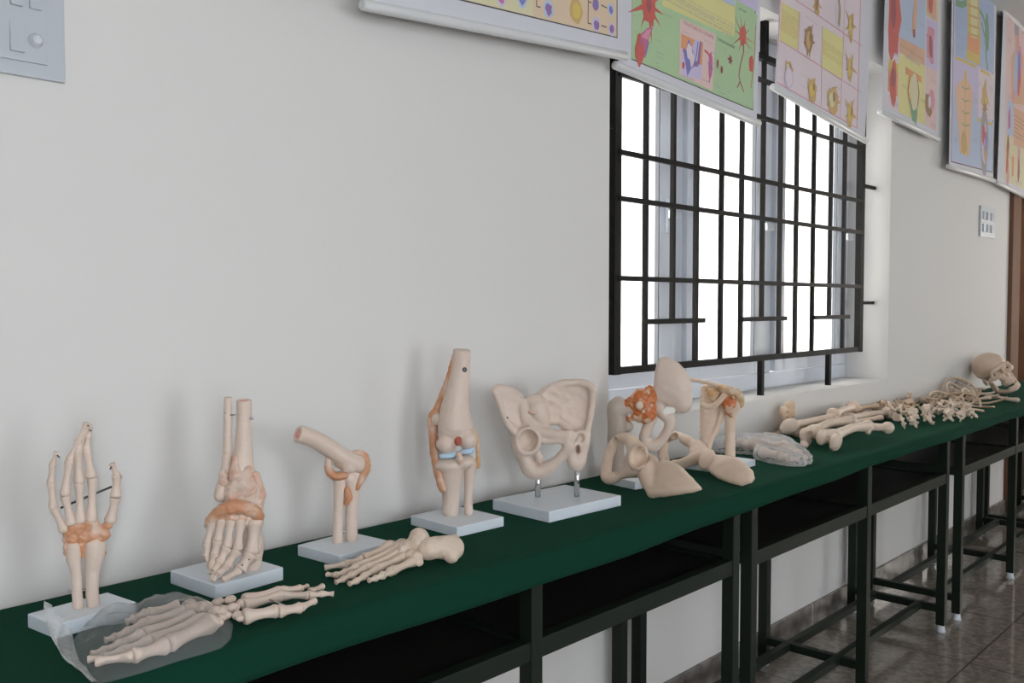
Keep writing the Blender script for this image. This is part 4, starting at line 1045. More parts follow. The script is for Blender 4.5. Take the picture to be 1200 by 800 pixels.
bm = bmesh.new(); lathe(bm, [S.W(*Z(104, 250), 16).ravel(), S.W(*Z(104, 250), 26).ravel()], [1.1 * S.s] * 2, 8); obj('wire_end', bm, M['socket'], t)

# ---------------------------------------------------------------- hip joint
S = Stand(741, 555, .022)
t = thing('hip_joint_model', 'hip joint model with a bright orange joint capsule, in front of the window', 'hip joint model', tuple(ground(741, 559)) + (T,))
base_block(t, (716, 555.5), (744, 564.5), (788, 553), .022)
Z = zoomed(690, 400, 4.); P_ = lambda x, y, d=0: S.P(*Z(x, y), d); PL = lambda pts: [P_(*p)[:2] for p in pts]
sd = Sdf().chain([P_(143, 285, 2), P_(126, 310, 2), P_(132, 350, 0), P_(134, 400, 0), P_(128, 450, 0), P_(126, 500, 0), P_(130, 560, -2), P_(136, 612, -3)], [7, 9, 10.5, 9.6, 9, 8.6, 8.4, 8.6], 3)
sd.ell(P_(150, 290, -2), (6, 6, 7), k=3).cap(P_(150, 320, 0), P_(225, 320, 2), 10, 9, 4).ell(P_(188, 398, -3), (5.5, 6.5, 6), k=4)
sdf_part(S, t, 'femur', sd, 'bone_grey', 1., .4, 9)
hc = P_(395, 200)
sd = Sdf().plate(PL([(318, 100), (330, 76), (352, 70), (392, 80), (425, 102), (452, 134), (474, 165), (484, 215), (483, 270), (474, 305), (448, 326), (418, 326), (385, 305), (345, 290), (312, 275), (303, 220), (308, 150)]), 9,
                 bend=lambda x, y: 12 - .012 * (x - hc[0]) ** 2 - .006 * (y - hc[1]) ** 2, k=3)
sd.ell(P_(440, 285, 10), (11, 13, 8), k=4).ell(P_(325, 260, 0), (12, 14, 10), k=5).ell(P_(395, 290, 6), (9, 9, 7), k=4).cap(P_(400, 308, 10), P_(412, 322, 10), 3, 4, 2)
sd.chain([P_(325, 300, 2), P_(350, 335, 2), P_(378, 365, 2), P_(378, 395, 2), P_(355, 440, 2), P_(330, 475, 2), P_(300, 488, 2), P_(272, 478, 2), P_(262, 445, 2), P_(275, 400, 2), P_(295, 360, 2)], [9, 7, 5.4, 5, 5, 5.4, 6.5, 6.5, 5.6, 5.4, 6.5], 2.5)
sd.ell(P_(386, 316, 2), (6, 4, 14), k=2, op='-').ell(P_(368, 322, 2), (5, 6, 14), axes=[(1, -.8, 0), (.8, 1, 0), (0, 0, 1)], k=1.5, op='-')
sdf_part(S, t, 'hip_bone', sd, 'bone', 1., .4, 9)
sd = Sdf().ell(P_(255, 300, 4), (15, 14, 13), k=4).cap(P_(180, 300, 2), P_(245, 270, 5), 7, 12, 4).cap(P_(200, 340, 2), P_(265, 350, 5), 7, 9, 4).ell(P_(290, 265, 4), (9, 13, 11), k=4).ell(P_(285, 330, 5), (9, 12, 10), k=4).cap(P_(284, 225, 5), P_(296, 250, 5), 4.5, 8, 3).cap(P_(165, 288, 2), P_(180, 330, 2), 4, 5, 3).cap(P_(175, 335, 3), P_(188, 362, 3), 4, 3.5, 2)
lg = sdf_part(S, t, 'joint_capsule', sd, 'lig_orange', .9, 1.0, 4, 'bright orange joint capsule with pale spots')
sd = Sdf()
for x, y, d, r in ((238, 300, 17, 4.6), (256, 328, 17, 2.2), (292, 298, 15.5, 1.8), (188, 348, 9.6, 2.0), (192, 318, 9, 1.4), (280, 240, 13.5, 1.6)):
    sd.ell(P_(x, y, d), (r, r * 1.15, 2.6), k=.5)
sdf_part(S, t, 'capsule_opening', sd, 'bone_light', .7, 0, 4, 'pale spots showing through the capsule')

# ---------------------------------------------------------------- shoulder
S = Stand(846, 538, .02)
t = thing('shoulder_joint_model', 'shoulder joint model with a hanging arm bone and thin collar bone', 'shoulder joint model', tuple(ground(846, 542)) + (T,))
base_block(t, (799, 540), (848, 547.5), (881, 537.5), .02)
P_ = lambda x, y, d=0: S.P(*Z(x, y), d); PL = lambda pts: [P_(*p)[:2] for p in pts]
sc = P_(575, 330)
sd = Sdf().plate(PL([(532, 205), (560, 198), (600, 205), (640, 235), (650, 270), (632, 320), (612, 380), (585, 440), (562, 490), (548, 545), (536, 540), (528, 480), (530, 400), (533, 300)]), 3.6, bend=lambda x, y: -2 - .02 * (x - sc[0]) ** 2, k=2)
sd.chain([P_(531, 215, -6), P_(530, 300, -7), P_(531, 400, -7), P_(535, 480, -5), P_(543, 548, -2)], [1.8, 2.4, 2.4, 2.4, 3.0], 1.5).chain([P_(640, 280, 2), P_(622, 345, 0), P_(598, 410, -2), P_(570, 470, -3), P_(552, 540, -3), P_(551, 566, -2)], [4, 3.2, 3, 2.8, 3.4, 3.6], 2)
sd.chain([P_(534, 295, 4), P_(560, 306, 7), P_(595, 296, 9), P_(622, 268, 10), P_(650, 240, 11), P_(685, 245, 10), P_(702, 262, 8)], [2.4, 2.8, 2.8, 3, 3.2, 3.8, 4], 1.5).ell(P_(645, 290, 0), (5, 8, 6), k=3)
sd.chain([P_(560, 208, 0), P_(610, 210, 3), P_(650, 222, 7), P_(680, 235, 9)], [2.4, 3, 3.2, 3.2], 1.5)
sdf_part(S, t, 'scapula', sd, 'bone_beige', .9, .3, 6)
sd = Sdf().chain([P_(474, 178, 2), P_(520, 186, 5), P_(570, 196, 7), P_(620, 210, 8), P_(650, 222, 9)], [2.3, 2.2, 2.3, 2.8, 3.2], 1); sdf_part(S, t, 'collar_bone', sd, 'bone_beige', .8, .15, 6)
sd = Sdf().ell(P_(676, 290, 2), (10.5, 11.5, 10.5), k=3).chain([P_(672, 310, 2), P_(665, 350, 1), P_(663, 420, 0), P_(663, 490, 0), P_(662, 544, 0)], [8, 6, 5, 4.9, 5.4], 3)
sdf_part(S, t, 'humerus', sd, 'bone_beige', .9, .25, 8)
sd = Sdf().ell(P_(655, 292, 6), (7.5, 11, 8), k=3).ell(P_(672, 285, 9), (6, 9, 5), k=3).cap(P_(655, 330, 7), P_(668, 345, 6), 4, 3.4, 2); sdf_part(S, t, 'joint_capsule', sd, 'lig_orange', .8, .6, 4, 'orange joint capsule')
sd = Sdf().ell(P_(585, 248, 2), (9, 9, 3.4), k=2).chain([P_(615, 215, 8), P_(650, 228, 13), P_(690, 240, 12), P_(712, 268, 8), P_(712, 300, 5)], [3.6, 4.6, 4.4, 4, 3], 2).cap(P_(556, 222, 4), P_(600, 285, 5), 2.6, 3, 2); sdf_part(S, t, 'shoulder_ligament', sd, 'lig_tan', .8, .5, 4, 'amber ligament over the shoulder')
sd = Sdf().ell(P_(672, 343, 12), (2.2, 2.6, 2), k=.5).ell(P_(676, 264, 14), (1.8, 2, 2), k=.5); sdf_part(S, t, 'ligament_pin', sd, 'bone_light', .6)
# ================================================================== LOOSE BONES ON THE CLOTH
class Tilt(Stand):
    """working plane standing on the table line between two picture points and leaning back by the given angle"""
    def __init__(s, u0, v0, u1, v1, deg):
        s.O = tab(u0, v0); e = tab(u1, v1); s.R = norm(e - s.O); b = np.cross([0, 0, 1.], s.R); a = math.radians(deg)
        s.Z = b * math.cos(a) + np.array([0, 0, 1.]) * math.sin(a); s.N = np.cross(s.R, s.Z); s.s = ((s.O - CAM) @ FW) / FOC


class Lay(Stand):
    """third coordinate is height above the table"""
    def __init__(s, u, v):
        s.O = tab(u, v); s.R = np.array([1., 0, 0]); s.Z = np.array([0, 1., 0]); s.N = np.array([0, 0, 1.]); s.s = ((s.O - CAM) @ FW) / FOC


def settle(t, gap=0.0006):
    """drop a thing so that its lowest point rests on the cloth"""
    bpy.context.view_layer.update()
    lo = 1e9; st = [t]
    while st:
        o = st.pop(); st += list(o.children)
        if o.type == 'MESH': lo = min(lo, min((o.matrix_world @ v.co).z for v in o.data.vertices))
    t.location.z += T + gap - lo


# ---- two loose hip bones
Z = zoomed(690, 400, 4.)
S = Tilt(*Z(80, 690), *Z(420, 758), 68); P_ = lambda x, y, d=0: S.P(*Z(x, y), d); PL = lambda pts: [P_(*p)[:2] for p in pts]
fc = P_(390, 680)
sd = Sdf().plate(PL([(215, 640), (245, 600), (275, 562), (300, 572), (335, 606), (352, 597), (382, 602), (412, 614), (442, 634), (472, 667), (502, 702), (520, 724), (519, 736), (495, 744), (440, 748), (400, 752), (340, 760), (300, 765), (278, 760), (268, 745), (276, 722), (262, 700), (238, 688)]), 7,
                 bend=lambda x, y: 3 - .004 * (x - fc[0]) ** 2 - .003 * (y - fc[1]) ** 2, k=3)
sd.chain([P_(505, 730, -2), P_(440, 742, 1), P_(360, 752, 1), P_(290, 756, -1)], [2.4, 3.2, 3.6, 4.2], 3).ell(P_(268, 660, 2), (10, 20, 7), axes=[(1, .5, 0), (-.5, 1, 0), (0, 0, 1)], k=5)
sd.ell(P_(222, 590, 2), (14, 20, 11), k=4).ell(P_(212, 640, 0), (12, 9, 9), k=4).chain([P_(215, 535, 2), P_(195, 505, 4), P_(160, 490, 4), P_(128, 508, 2), P_(102, 550, 0), P_(86, 605, 0), P_(80, 650, 0), P_(88, 680, 2), P_(118, 678, 2), P_(150, 660, 2), P_(195, 648, 1)], [9, 6.5, 5.2, 5, 5.4, 5.6, 6, 6, 5.4, 5, 7], 2.5)
sd.rim(P_(230, 580, 11), 10.5, 13, 2.4)
sd.ell(P_(231, 580, 14), (9.4, 11.6, 17), axes=[(1, .2, 0), (-.2, 1, 0), (0, 0, 1)], k=1.5, op='-').ell(P_(140, 580, 2), (6.5, 24, 30), axes=[(1, .38, 0), (-.38, 1, 0), (0, 0, 1)], k=1.5, op='-')
hb = sdf_mesh('hip_bone', sd, 1., S.xf, M['bone_beige'], None, .4, 9, loc=tuple(S.xf(P_(260, 690)).ravel()))
tag(hb, 'loose beige hip bone with a round socket, lying beside the white pelvis base', 'bone'); settle(hb)

S = Tilt(*Z(365, 598), *Z(690, 684), 58); P_ = lambda x, y, d=0: S.P(*Z(x, y), d); PL = lambda pts: [P_(*p)[:2] for p in pts]
fc = P_(650, 610)
sd = Sdf().plate(PL([(535, 560), (560, 548), (590, 543), (625, 547), (690, 560), (733, 580), (755, 610), (757, 640), (742, 662), (705, 684), (660, 679), (610, 660), (572, 632), (548, 598)]), 6.5,
                 bend=lambda x, y: 4 - .008 * (x - fc[0]) ** 2 - .006 * (y - fc[1]) ** 2, k=3)
sd.plate(PL([(435, 458), (480, 478), (530, 478), (552, 500), (568, 540), (560, 575), (530, 560), (505, 520), (460, 508)]), 8, depth=1, k=4).ell(P_(510, 540, -3), (15, 9, 9), k=4).ell(P_(553, 566, 1), (9, 13, 7), k=5)
sd.chain([P_(470, 482, 2), P_(430, 462, 3), P_(390, 452, 3), P_(360, 470, 1), P_(346, 510, 0), P_(350, 555, 0), P_(368, 585, 1), P_(420, 588, 1), P_(470, 572, 0), P_(520, 556, 0)], [6, 5, 5, 5.4, 5.4, 5.4, 5.2, 5, 5.4, 7], 2.5)
sd.ell(P_(402, 522, 1), (9, 20, 30), axes=[(1, .2, 0), (-.2, 1, 0), (0, 0, 1)], k=1.5, op='-').ell(P_(455, 530, 1), (9, 7, 30), k=1.5, op='-')
hb = sdf_mesh('hip_bone', sd, 1., S.xf, M['bone_beige'], None, .35, 9, loc=tuple(S.xf(P_(600, 640)).ravel()))
tag(hb, 'loose beige hip bone with its smooth blade up, in front of the shoulder model', 'bone'); settle(hb)

# ---- loose foot
S = Lay(462, 668); Z = zoomed(370, 610, 6.857); P_ = lambda x, y, h=0: S.P(*Z(x, y), h)
t = thing('foot_skeleton', 'loose foot skeleton lying in front of the elbow and knee models', 'foot skeleton', tuple(tab(455, 672)))
sd = Sdf().chain([P_(1098, 225, 15), P_(1040, 222, 17), P_(960, 225, 18), P_(890, 235, 18)], [14, 12, 11.5, 12], 4).ell(P_(1090, 290, 9), (9, 9, 9), k=4).ell(P_(1115, 200, 17), (7, 7, 13), k=3)
sdf_part(S, t, 'heel_bone', sd, 'bone_light', 1., .5, 8)
sd = Sdf().ell(P_(830, 132, 30), (11, 12, 10), k=3).ell(P_(840, 190, 23), (13, 12, 12), k=4).cap(P_(800, 190, 23), P_(745, 220, 19), 10, 9, 4); sdf_part(S, t, 'ankle_bone', sd, 'bone_light', 1., .5, 7)
sd = Sdf()
for x, y, h, r in ((720, 235, 17, 9.5), (690, 195, 19, 8), (650, 215, 17, 8), (765, 285, 12, 9), (810, 300, 11, 8.5), (700, 270, 13, 8), (830, 345, 6, 5), (600, 210, 17, 7.5), (850, 260, 14, 9)): sd.ell(P_(x, y, h), (r, r, r * .85), k=2.5)
sdf_part(S, t, 'tarsal_bones', sd, 'bone_light', 1., .9, 5)
digits(S, t, [([P for P in ((*Z(605, 212), 17), (*Z(385, 318), 9))], 6.6), ([(*Z(375, 325), 9), (*Z(235, 360), 7), (*Z(72, 385), 5)], 5.2),
              ([(*Z(650, 235), 15), (*Z(335, 378), 8)], 5.2), ([(*Z(328, 382), 8), (*Z(235, 425), 6), (*Z(165, 445), 5), (*Z(90, 440), 4)], 4.4),
              ([(*Z(690, 258), 13), (*Z(395, 392), 7)], 5.2), ([(*Z(388, 396), 7), (*Z(290, 445), 6), (*Z(220, 478), 5), (*Z(160, 502), 4)], 4.4),
              ([(*Z(735, 285), 11), (*Z(490, 398), 6)], 5.2), ([(*Z(482, 402), 6), (*Z(390, 455), 5), (*Z(325, 492), 4), (*Z(270, 515), 4)], 4.4),
              ([(*Z(800, 325), 8), (*Z(610, 412), 5)], 5.2), ([(*Z(602, 416), 5), (*Z(535, 448), 5), (*Z(480, 470), 4), (*Z(425, 488), 4)], 4.4)], 'toe_bone', 'bone_light')
settle(t)

# ---- loose hand
S = Lay(300, 715); Z = zoomed(20, 660, 3.158); P_ = lambda x, y, h=0: S.P(*Z(x, y), h)
t = thing('hand_skeleton', 'loose hand skeleton lying flat, its wrist touching the clear bag', 'hand skeleton', tuple(tab(300, 716)))
sd = Sdf()
for x, y, h, r in ((738, 160, 8, 6.5), (762, 185, 7, 7), (790, 148, 9, 7), (800, 178, 8, 7.5), (818, 205, 6, 6.5), (832, 160, 8, 7), (775, 205, 6, 6), (752, 150, 9, 5), (828, 215, 5, 5)): sd.ell(P_(x, y, h), (r, r, r * .8), k=1.6)
sdf_part(S, t, 'wrist_bones', sd, 'bone', 1., .7, 5)
digits(S, t, [([(*Z(842, 168), 7), (*Z(980, 130), 6)], 6.2), ([(*Z(985, 130), 6), (*Z(1080, 130), 5), (*Z(1130, 124), 5), (*Z(1172, 125), 4)], 4.8),
              ([(*Z(842, 146), 11), (*Z(975, 112), 9)], 5.6), ([(*Z(980, 112), 9), (*Z(1050, 104), 8), (*Z(1075, 96), 7)], 4.6), ([(*Z(1085, 116), 6), (*Z(1132, 96), 6)], 3.6)], 'finger_bone')
digits(S, t, [([(*Z(840, 210), 6), (*Z(962, 188), 6)], 7.2), ([(*Z(968, 190), 6), (*Z(1050, 176), 6), (*Z(1102, 150), 7)], 6.2)], 'thumb_bone')
bm = bmesh.new(); lathe(bm, [S.W(*Z(935, 146), 7).ravel(), S.W(*Z(990, 168), 6).ravel()], [1.1 * S.s] * 2, 8); obj('steel_pin', bm, M['steel'], t)
settle(t)

# ---- foot skeleton inside a clear bag
S = Lay(170, 755); P_ = lambda x, y, h=0: S.P(*Z(x, y), h)
t = thing('foot_skeleton', 'foot skeleton packed inside the clear plastic bag at the front left', 'foot skeleton', tuple(tab(190, 750)))
sd = Sdf()
for x, y, h, r in ((735, 205, 9, 12), (690, 185, 11, 12), (650, 185, 11, 11), (752, 222, 7, 7), (700, 230, 9, 11), (740, 240, 7, 8), (640, 170, 10, 9), (610, 195, 10, 9)): sd.ell(P_(x, y, h), (r, r, r * .75), k=3)
sdf_part(S, t, 'tarsal_bones', sd, 'bone', 1.1, 1.0, 6)
digits(S, t, [([(*Z(720, 240), 8), (*Z(560, 320), 7)], 9.5), ([(*Z(552, 325), 7), (*Z(430, 365), 6), (*Z(290, 386), 5)], 8),
              ([(*Z(690, 225), 10), (*Z(500, 305), 7)], 7), ([(*Z(492, 308), 7), (*Z(395, 345), 6), (*Z(320, 368), 5), (*Z(262, 378), 4)], 6),
              ([(*Z(650, 215), 10), (*Z(470, 280), 8)], 7), ([(*Z(462, 283), 8), (*Z(385, 318), 6), (*Z(320, 345), 5), (*Z(275, 358), 5)], 6),
              ([(*Z(620, 200), 11), (*Z(480, 240), 8)], 7), ([(*Z(472, 243), 8), (*Z(410, 275), 7), (*Z(360, 295), 6), (*Z(325, 306), 5)], 6),
              ([(*Z(600, 178), 11), (*Z(485, 205), 8)], 7), ([(*Z(478, 207), 8), (*Z(430, 225), 7), (*Z(405, 236), 6)], 6)], 'toe_bone', 'bone')
settle(t, .0025)

RB = random.Random(3)
def ring_px(pts, n=72):
    P = [np.array(p, float) for p in pts]; P.append(P[0]); L = [0]
    for a, b in zip(P, P[1:]): L.append(L[-1] + np.linalg.norm(b - a))
    out = []
    for k in range(n):
        d = L[-1] * k / n; i = max(j for j in range(len(L)) if L[j] <= d + 1e-9); i = min(i, len(P) - 2); f = (d - L[i]) / (L[i + 1] - L[i]); out.append(P[i] * (1 - f) + P[i + 1] * f)
    return out


outl = [tab(*Z(*p), .002) for p in ((288, 442), (350, 434), (480, 398), (600, 358), (700, 330), (755, 312), (792, 276), (800, 225), (778, 190), (725, 170), (660, 158), (590, 155), (530, 165), (470, 185), (430, 215), (360, 225), (290, 230), (235, 245), (200, 290), (205, 345), (240, 400))]
rg = ring_px(outl, 84); cen = np.mean(rg, 0)
from mathutils import noise as NZ
bm = bmesh.new(); loops = []
for f in (1., .975, .94, .89, .83, .76, .68, .59, .50, .40, .30, .20, .10):
    lp = []
    for k, p in enumerate(rg):
        q = cen + (p - cen) * f; dome = .048 * (1 - max(0., (f - .35) / .65) ** 2.2) * (1. if q[0] > cen[0] - .06 else .72)
        w1 = NZ.noise(Vector((q[0] * 26, q[1] * 26, 1.))); w2 = abs(NZ.noise(Vector((q[0] * 60, q[1] * 45, 7.))))
        lp.append(bm.verts.new((q[0], q[1], T + .0012 + max(0., dome + (.008 * w1 - .009 * w2) * min(1, (1 - f) * 7)))))
    loops.append(lp)
for a, b in zip(loops, loops[1:]):
    for k in range(84): bm.faces.new((a[k], a[(k + 1) % 84], b[(k + 1) % 84], b[k]))
tip = bm.verts.new((cen[0], cen[1], np.mean([v.co.z for v in loops[-1]])))
for k in range(84): bm.faces.new((loops[-1][k], loops[-1][(k + 1) % 84], tip))
bg = thing('plastic_bag', 'clear wrinkled plastic bag with one edge flipped up, holding a skeleton foot', 'plastic bag', tuple(cen[:2]) + (T,))
obj('bag_body', bm, M['film'], bg, True)
# the open mouth stands up on the left
L1 = [(292, 440, 0), (262, 400, 0), (232, 360, 1), (214, 310, 3), (205, 265, 5), (190, 215, 12)]; L2 = [(280, 436, 2), (230, 392, 5), (172, 345, 8), (138, 285, 14), (112, 220, 24), (102, 140, 42)]
bm = bmesh.new(); gridv = []
a1, _ = spline([S.W(*Z(x, y), h).ravel() for x, y, h in L1], [1] * 6, 5); a2, _ = spline([S.W(*Z(x, y), h).ravel() for x, y, h in L2], [1] * 6, 5)
for i, (p, q) in enumerate(zip(a1, a2)):
    row = []
    for j in range(9):
        f = j / 8; w = p * (1 - f) + q * f; w = w + np.array([.004 * math.sin(i * .8 + j), .004 * math.cos(i * .6 + 2 * j), .003 * math.sin(j * 1.4 + i * .7)]) * math.sin(PI * f)
        w[2] = max(w[2], T + .0015); row.append(bm.verts.new(w))
    gridv.append(row)
for i in range(len(gridv) - 1):
    for j in range(8): bm.faces.new((gridv[i][j], gridv[i + 1][j], gridv[i + 1][j + 1], gridv[i][j + 1]))
obj('bag_mouth', bm, M['film'], bg, True)
bm = bmesh.new(); lathe(bm, [q + np.array([0, 0, .0005]) for q in a2], [.0012 + .0008 * math.sin(i * .9) for i in range(len(a2))], 8); obj('bag_seam', bm, M['bubble'], bg, True)

# ---- bones rolled in bubble wrap
S = Lay(888, 532); Z = zoomed(820, 470, 8.571); P_ = lambda x, y, h=0: S.P(*Z(x, y), h)
t = thing('hand_skeleton', 'pale hand bones rolled up in bubble wrap behind the shoulder model', 'hand skeleton', tuple(tab(890, 535)))
digits(S, t, [([(*Z(640, 430), 8), (*Z(840, 480), 8)], 6), ([(*Z(845, 490), 7), (*Z(960, 530), 6), (*Z(1060, 575), 5)], 5), ([(*Z(620, 520), 7), (*Z(800, 560), 6)], 5.5), ([(*Z(805, 565), 6), (*Z(900, 585), 5), (*Z(1000, 600), 4)], 4.6), ([(*Z(660, 390), 11), (*Z(830, 420), 10)], 5.5), ([(*Z(835, 430), 10), (*Z(930, 480), 9), (*Z(1010, 530), 7)], 4.6)], 'finger_bone')
sd = Sdf()
for x, y, h, r in ((300, 440, 8, 7), (400, 430, 8, 8), (480, 450, 8, 8), (560, 440, 9, 9), (600, 480, 8, 8)): sd.ell(P_(x, y, h), (r, r, r * .8), k=2)
sdf_part(S, t, 'wrist_bones', sd, 'bone', 1., .6, 5); settle(t, .003)
sd = Sdf().chain([P_(140, 450, 7), P_(250, 440, 9), P_(400, 435, 10), P_(560, 445, 10.5), P_(700, 455, 10.5), P_(820, 490, 9), P_(930, 540, 7), P_(1050, 585, 4)], [8, 10.5, 11.5, 12.5, 13, 12, 9.5, 3.5], 4)
sd.chain([P_(660, 390, 12), P_(835, 425, 11), P_(930, 480, 10), P_(1015, 535, 8)], [9, 9, 8, 7], 4).chain([P_(620, 520, 8), P_(800, 560, 7), P_(900, 590, 6), P_(1005, 605, 5)], [9.5, 9.5, 8.5, 7], 4).chain([P_(845, 490, 8), P_(960, 530, 7), P_(1065, 578, 6)], [9, 8.5, 7], 4)
sd.cap(P_(1040, 580, 4), P_(1115, 592, 2), 2.6, 1, 2).ell(P_(760, 560, 6), (16, 12, 7), k=4).ell(P_(170, 400, 14), (7, 7, 7), k=4)
V, Q = sd.build(1.1, 1.3, 4.5); V = S.xf(V); V[:, 2] = np.maximum(V[:, 2], T + .0012)
me = bpy.data.meshes.new('wrap'); me.from_pydata([tuple(v) for v in V.tolist()], [], Q.tolist()); me.update()
wr = link_mesh('bubble_wrap', me, M['bubble'], None, True, loc=tuple(tab(890, 535)))
tag(wr, 'crumpled bubble wrap rolled round the hand bones behind the shoulder model', 'bubble wrap')


# ---------------------------------------------------------------- real-size bones, built once each (millimetres, lying along +x)
def proto(name, sd, h, m, rough=.5, rscale=9.):
    V, Q = sd.build(h, rough, rscale); V = V * .001; V[:, 2] -= V[:, 2].min()
    me = bpy.data.meshes.new(name); me.from_pydata([tuple(v) for v in V.tolist()], [], Q.tolist()); me.update(); me.materials.append(M[m])
    for f in me.polygons: f.use_smooth = True
    return me


from mathutils.bvhtree import BVHTree
LAID = []
RJ = random.Random(11)


def lay(name, me, p, q, label, cat='bone', group=None, z=0., roll=0., tilt=0., scale=1., mirror=False, m=None):
    """put the bone with its start over picture point p, pointing at picture point q"""
    clampv = lambda w: (w[0], max(w[1], 711.5 - .223 * w[0] + 4.0))
    p = clampv(p); q = clampv(q); a = tab(*p); b = tab(*q); d = b - a
    o = bpy.data.objects.new(name, me); COL.objects.link(o)
    F = [tuple(f.vertices) for f in me.polygons]; small = group is not None; best = None
    for trial in range(16):
        jx, jy, ja = (0, 0, 0) if trial == 0 else (RJ.uniform(-1, 1) * (.16 if small else .12), RJ.uniform(-1, 1) * (.06 if small else .055), RJ.uniform(-.4, .4) * (2 if small else .5))
        e = (Matrix.Rotation(math.atan2(d[1], d[0]) + ja, 3, 'Z') @ Matrix.Rotation(-tilt, 3, 'Y') @ Matrix.Rotation(roll, 3, 'X')).to_euler()
        sc = (scale, -scale if mirror else scale, scale)
        Mx = Matrix.LocRotScale(Vector((a[0] + jx, a[1] + jy, T)), e, sc); W = [Mx @ v.co for v in me.vertices]
        dz = T + .0008 - min(w.z for w in W)
        dy = min(0., -.004 - max(w.y for w in W)) + max(0., -.425 - min(w.y for w in W))      # clear of the wall and the cloth edge
        for w in W: w.y += dy
        mn = [min(w[i] for w in W) for i in range(3)]; mxx = [max(w[i] for w in W) for i in range(3)]
        near = [t for t in LAID if all(mn[i] < t[2][i] and mxx[i] > t[1][i] for i in (0, 1))]
        n = 0; cap = 9 if small else 18
        while n < cap:                                              # lift until it rests on what lies below
            bv = BVHTree.FromPolygons([w + Vector((0, 0, dz)) for w in W], F)
            if not any(bv.overlap(t[0]) for t in near): break
            dz += .003; n += 1
        if best is None or n < best[0] - 2: best = (n, bv, mn, mxx, Vector((a[0] + jx, a[1] + jy + dy, T + dz)), e, sc)
        if best[0] <= (1 if small else 9): break
    LAID.append(best[1:4]); o.location = best[4]; o.rotation_euler = best[5]; o.scale = best[6]
    if m and me.materials[0] != M[m]: o.material_slots[0].link = 'OBJECT'; o.material_slots[0].material = M[m]
    return tag(o, label, cat, group)


def femur_me(L):
    sd = Sdf().ell((4, 25, 0), (27, 18, 30), k=10).ell((4, -25, -2), (29, 19, 32), k=10).ell((26, 0, 10), (26, 32, 20), k=14)
    sd.chain([(20, 0, 8), (70, 0, 12), (150, 0, 18), (L * .55, 2, 20), (L - 90, 0, 14), (L - 30, 4, 8)], [26, 17, 14, 14, 16, 21], 8, 6)
    sd.ell((L - 6, 16, 6), (26, 19, 22), k=9).ell((L - 70, -14, -4), (13, 11, 12), k=7).cap((L - 30, 0, 8), (L + 4, -44, 16), 15, 14, 9).ell((L + 12, -54, 18), (24, 24, 24), k=4).cap((-10, 0, -26), (-10, 0, 4), 9, 7, 8, '-')
    return proto('femur', sd, 3., 'bone_light', .8, 18)


def long_me(name, L, e0, r, e1, m, bow=6., tw=0.):
    sd = Sdf().chain([(0, 0, 0), (L * .1, 0, 1), (L * .3, bow * .6, 2), (L * .5, bow, 3), (L * .75, bow * .6, 2), (L * .93, 0, 1), (L, 0, 0)], [e0 * .85, r * 1.35, r, r, r * 1.05, r * 1.25, e1 * .8], 6, 5)
    sd.ell((2, 0, 0), (e0 * .8, e0 * 1.3, e0), k=6).ell((L - 2, 0, 0), (e1 * .8, e1 * 1.2, e1), k=5).ell((-e0 * .4, e0 * .6, -2), (e0 * .5, e0 * .6, e0 * .6), k=4)
    return proto(name, sd, max(1.6, r / 5), m, .5, 14)


ME = {}
ME['femur'] = femur_me(410); ME['tibia'] = long_me('tibia', 350, 30, 13, 20, 'bone_light', 4); ME['fibula'] = long_me('fibula', 340, 11, 6.5, 11, 'bone_tan', 5)
ME['humerus'] = long_me('humerus', 300, 24, 11, 24, 'bone_light', 3); ME['radius'] = long_me('radius', 230, 11, 7.5, 17, 'bone_beige', 10); ME['ulna'] = long_me('ulna', 245, 17, 7.5, 10, 'bone_beige', -6)
sd = Sdf().chain([(0, 0, 6), (30, 12, 7), (70, 8, 8), (110, -8, 8), (145, -4, 7)], [10, 6.5, 6.5, 7.5, 9], 3); ME['clavicle'] = proto('clavicle', sd, 1.8, 'bone_light', .4)
# vertebra, standing on its drum
sd = Sdf().plate([(17 * math.cos(k * PI / 9), 20 * math.sin(k * PI / 9)) for k in range(18)], 26, depth=13, rnd=2, k=2).plate([(19 * math.cos(k * PI / 9), 22 * math.sin(k * PI / 9)) for k in range(18)], 5, depth=3, rnd=2, k=3).plate([(19 * math.cos(k * PI / 9), 22 * math.sin(k * PI / 9)) for k in range(18)], 5, depth=23, rnd=2, k=3)
sd.chain([(-14, 14, 16), (-26, 16, 16), (-38, 8, 15), (-44, 0, 14)], [5, 5, 5, 6], 3).chain([(-14, -14, 16), (-26, -16, 16), (-38, -8, 15), (-44, 0, 14)], [5, 5, 5, 6], 3)
sd.chain([(-42, 0, 14), (-52, 0, 10), (-60, 0, 4)], [7, 5.5, 6], 3).chain([(-26, 16, 16), (-30, 26, 18), (-33, 33, 20)], [6, 5.5, 6], 3).chain([(-26, -16, 16), (-30, -26, 18), (-33, -33, 20)], [6, 5.5, 6], 3)
sd.cap((-30, 14, 16), (-30, 16, 34), 5, 5, 3).cap((-30, -14, 16), (-30, -16, 34), 5, 5, 3).cap((-32, 13, 14), (-34, 13, -2), 5, 4.5, 3).cap((-32, -13, 14), (-34, -13, -2), 5, 4.5, 3)
ME['vertebra'] = proto('vertebra', sd, 2.2, 'bone_light', .8, 6)
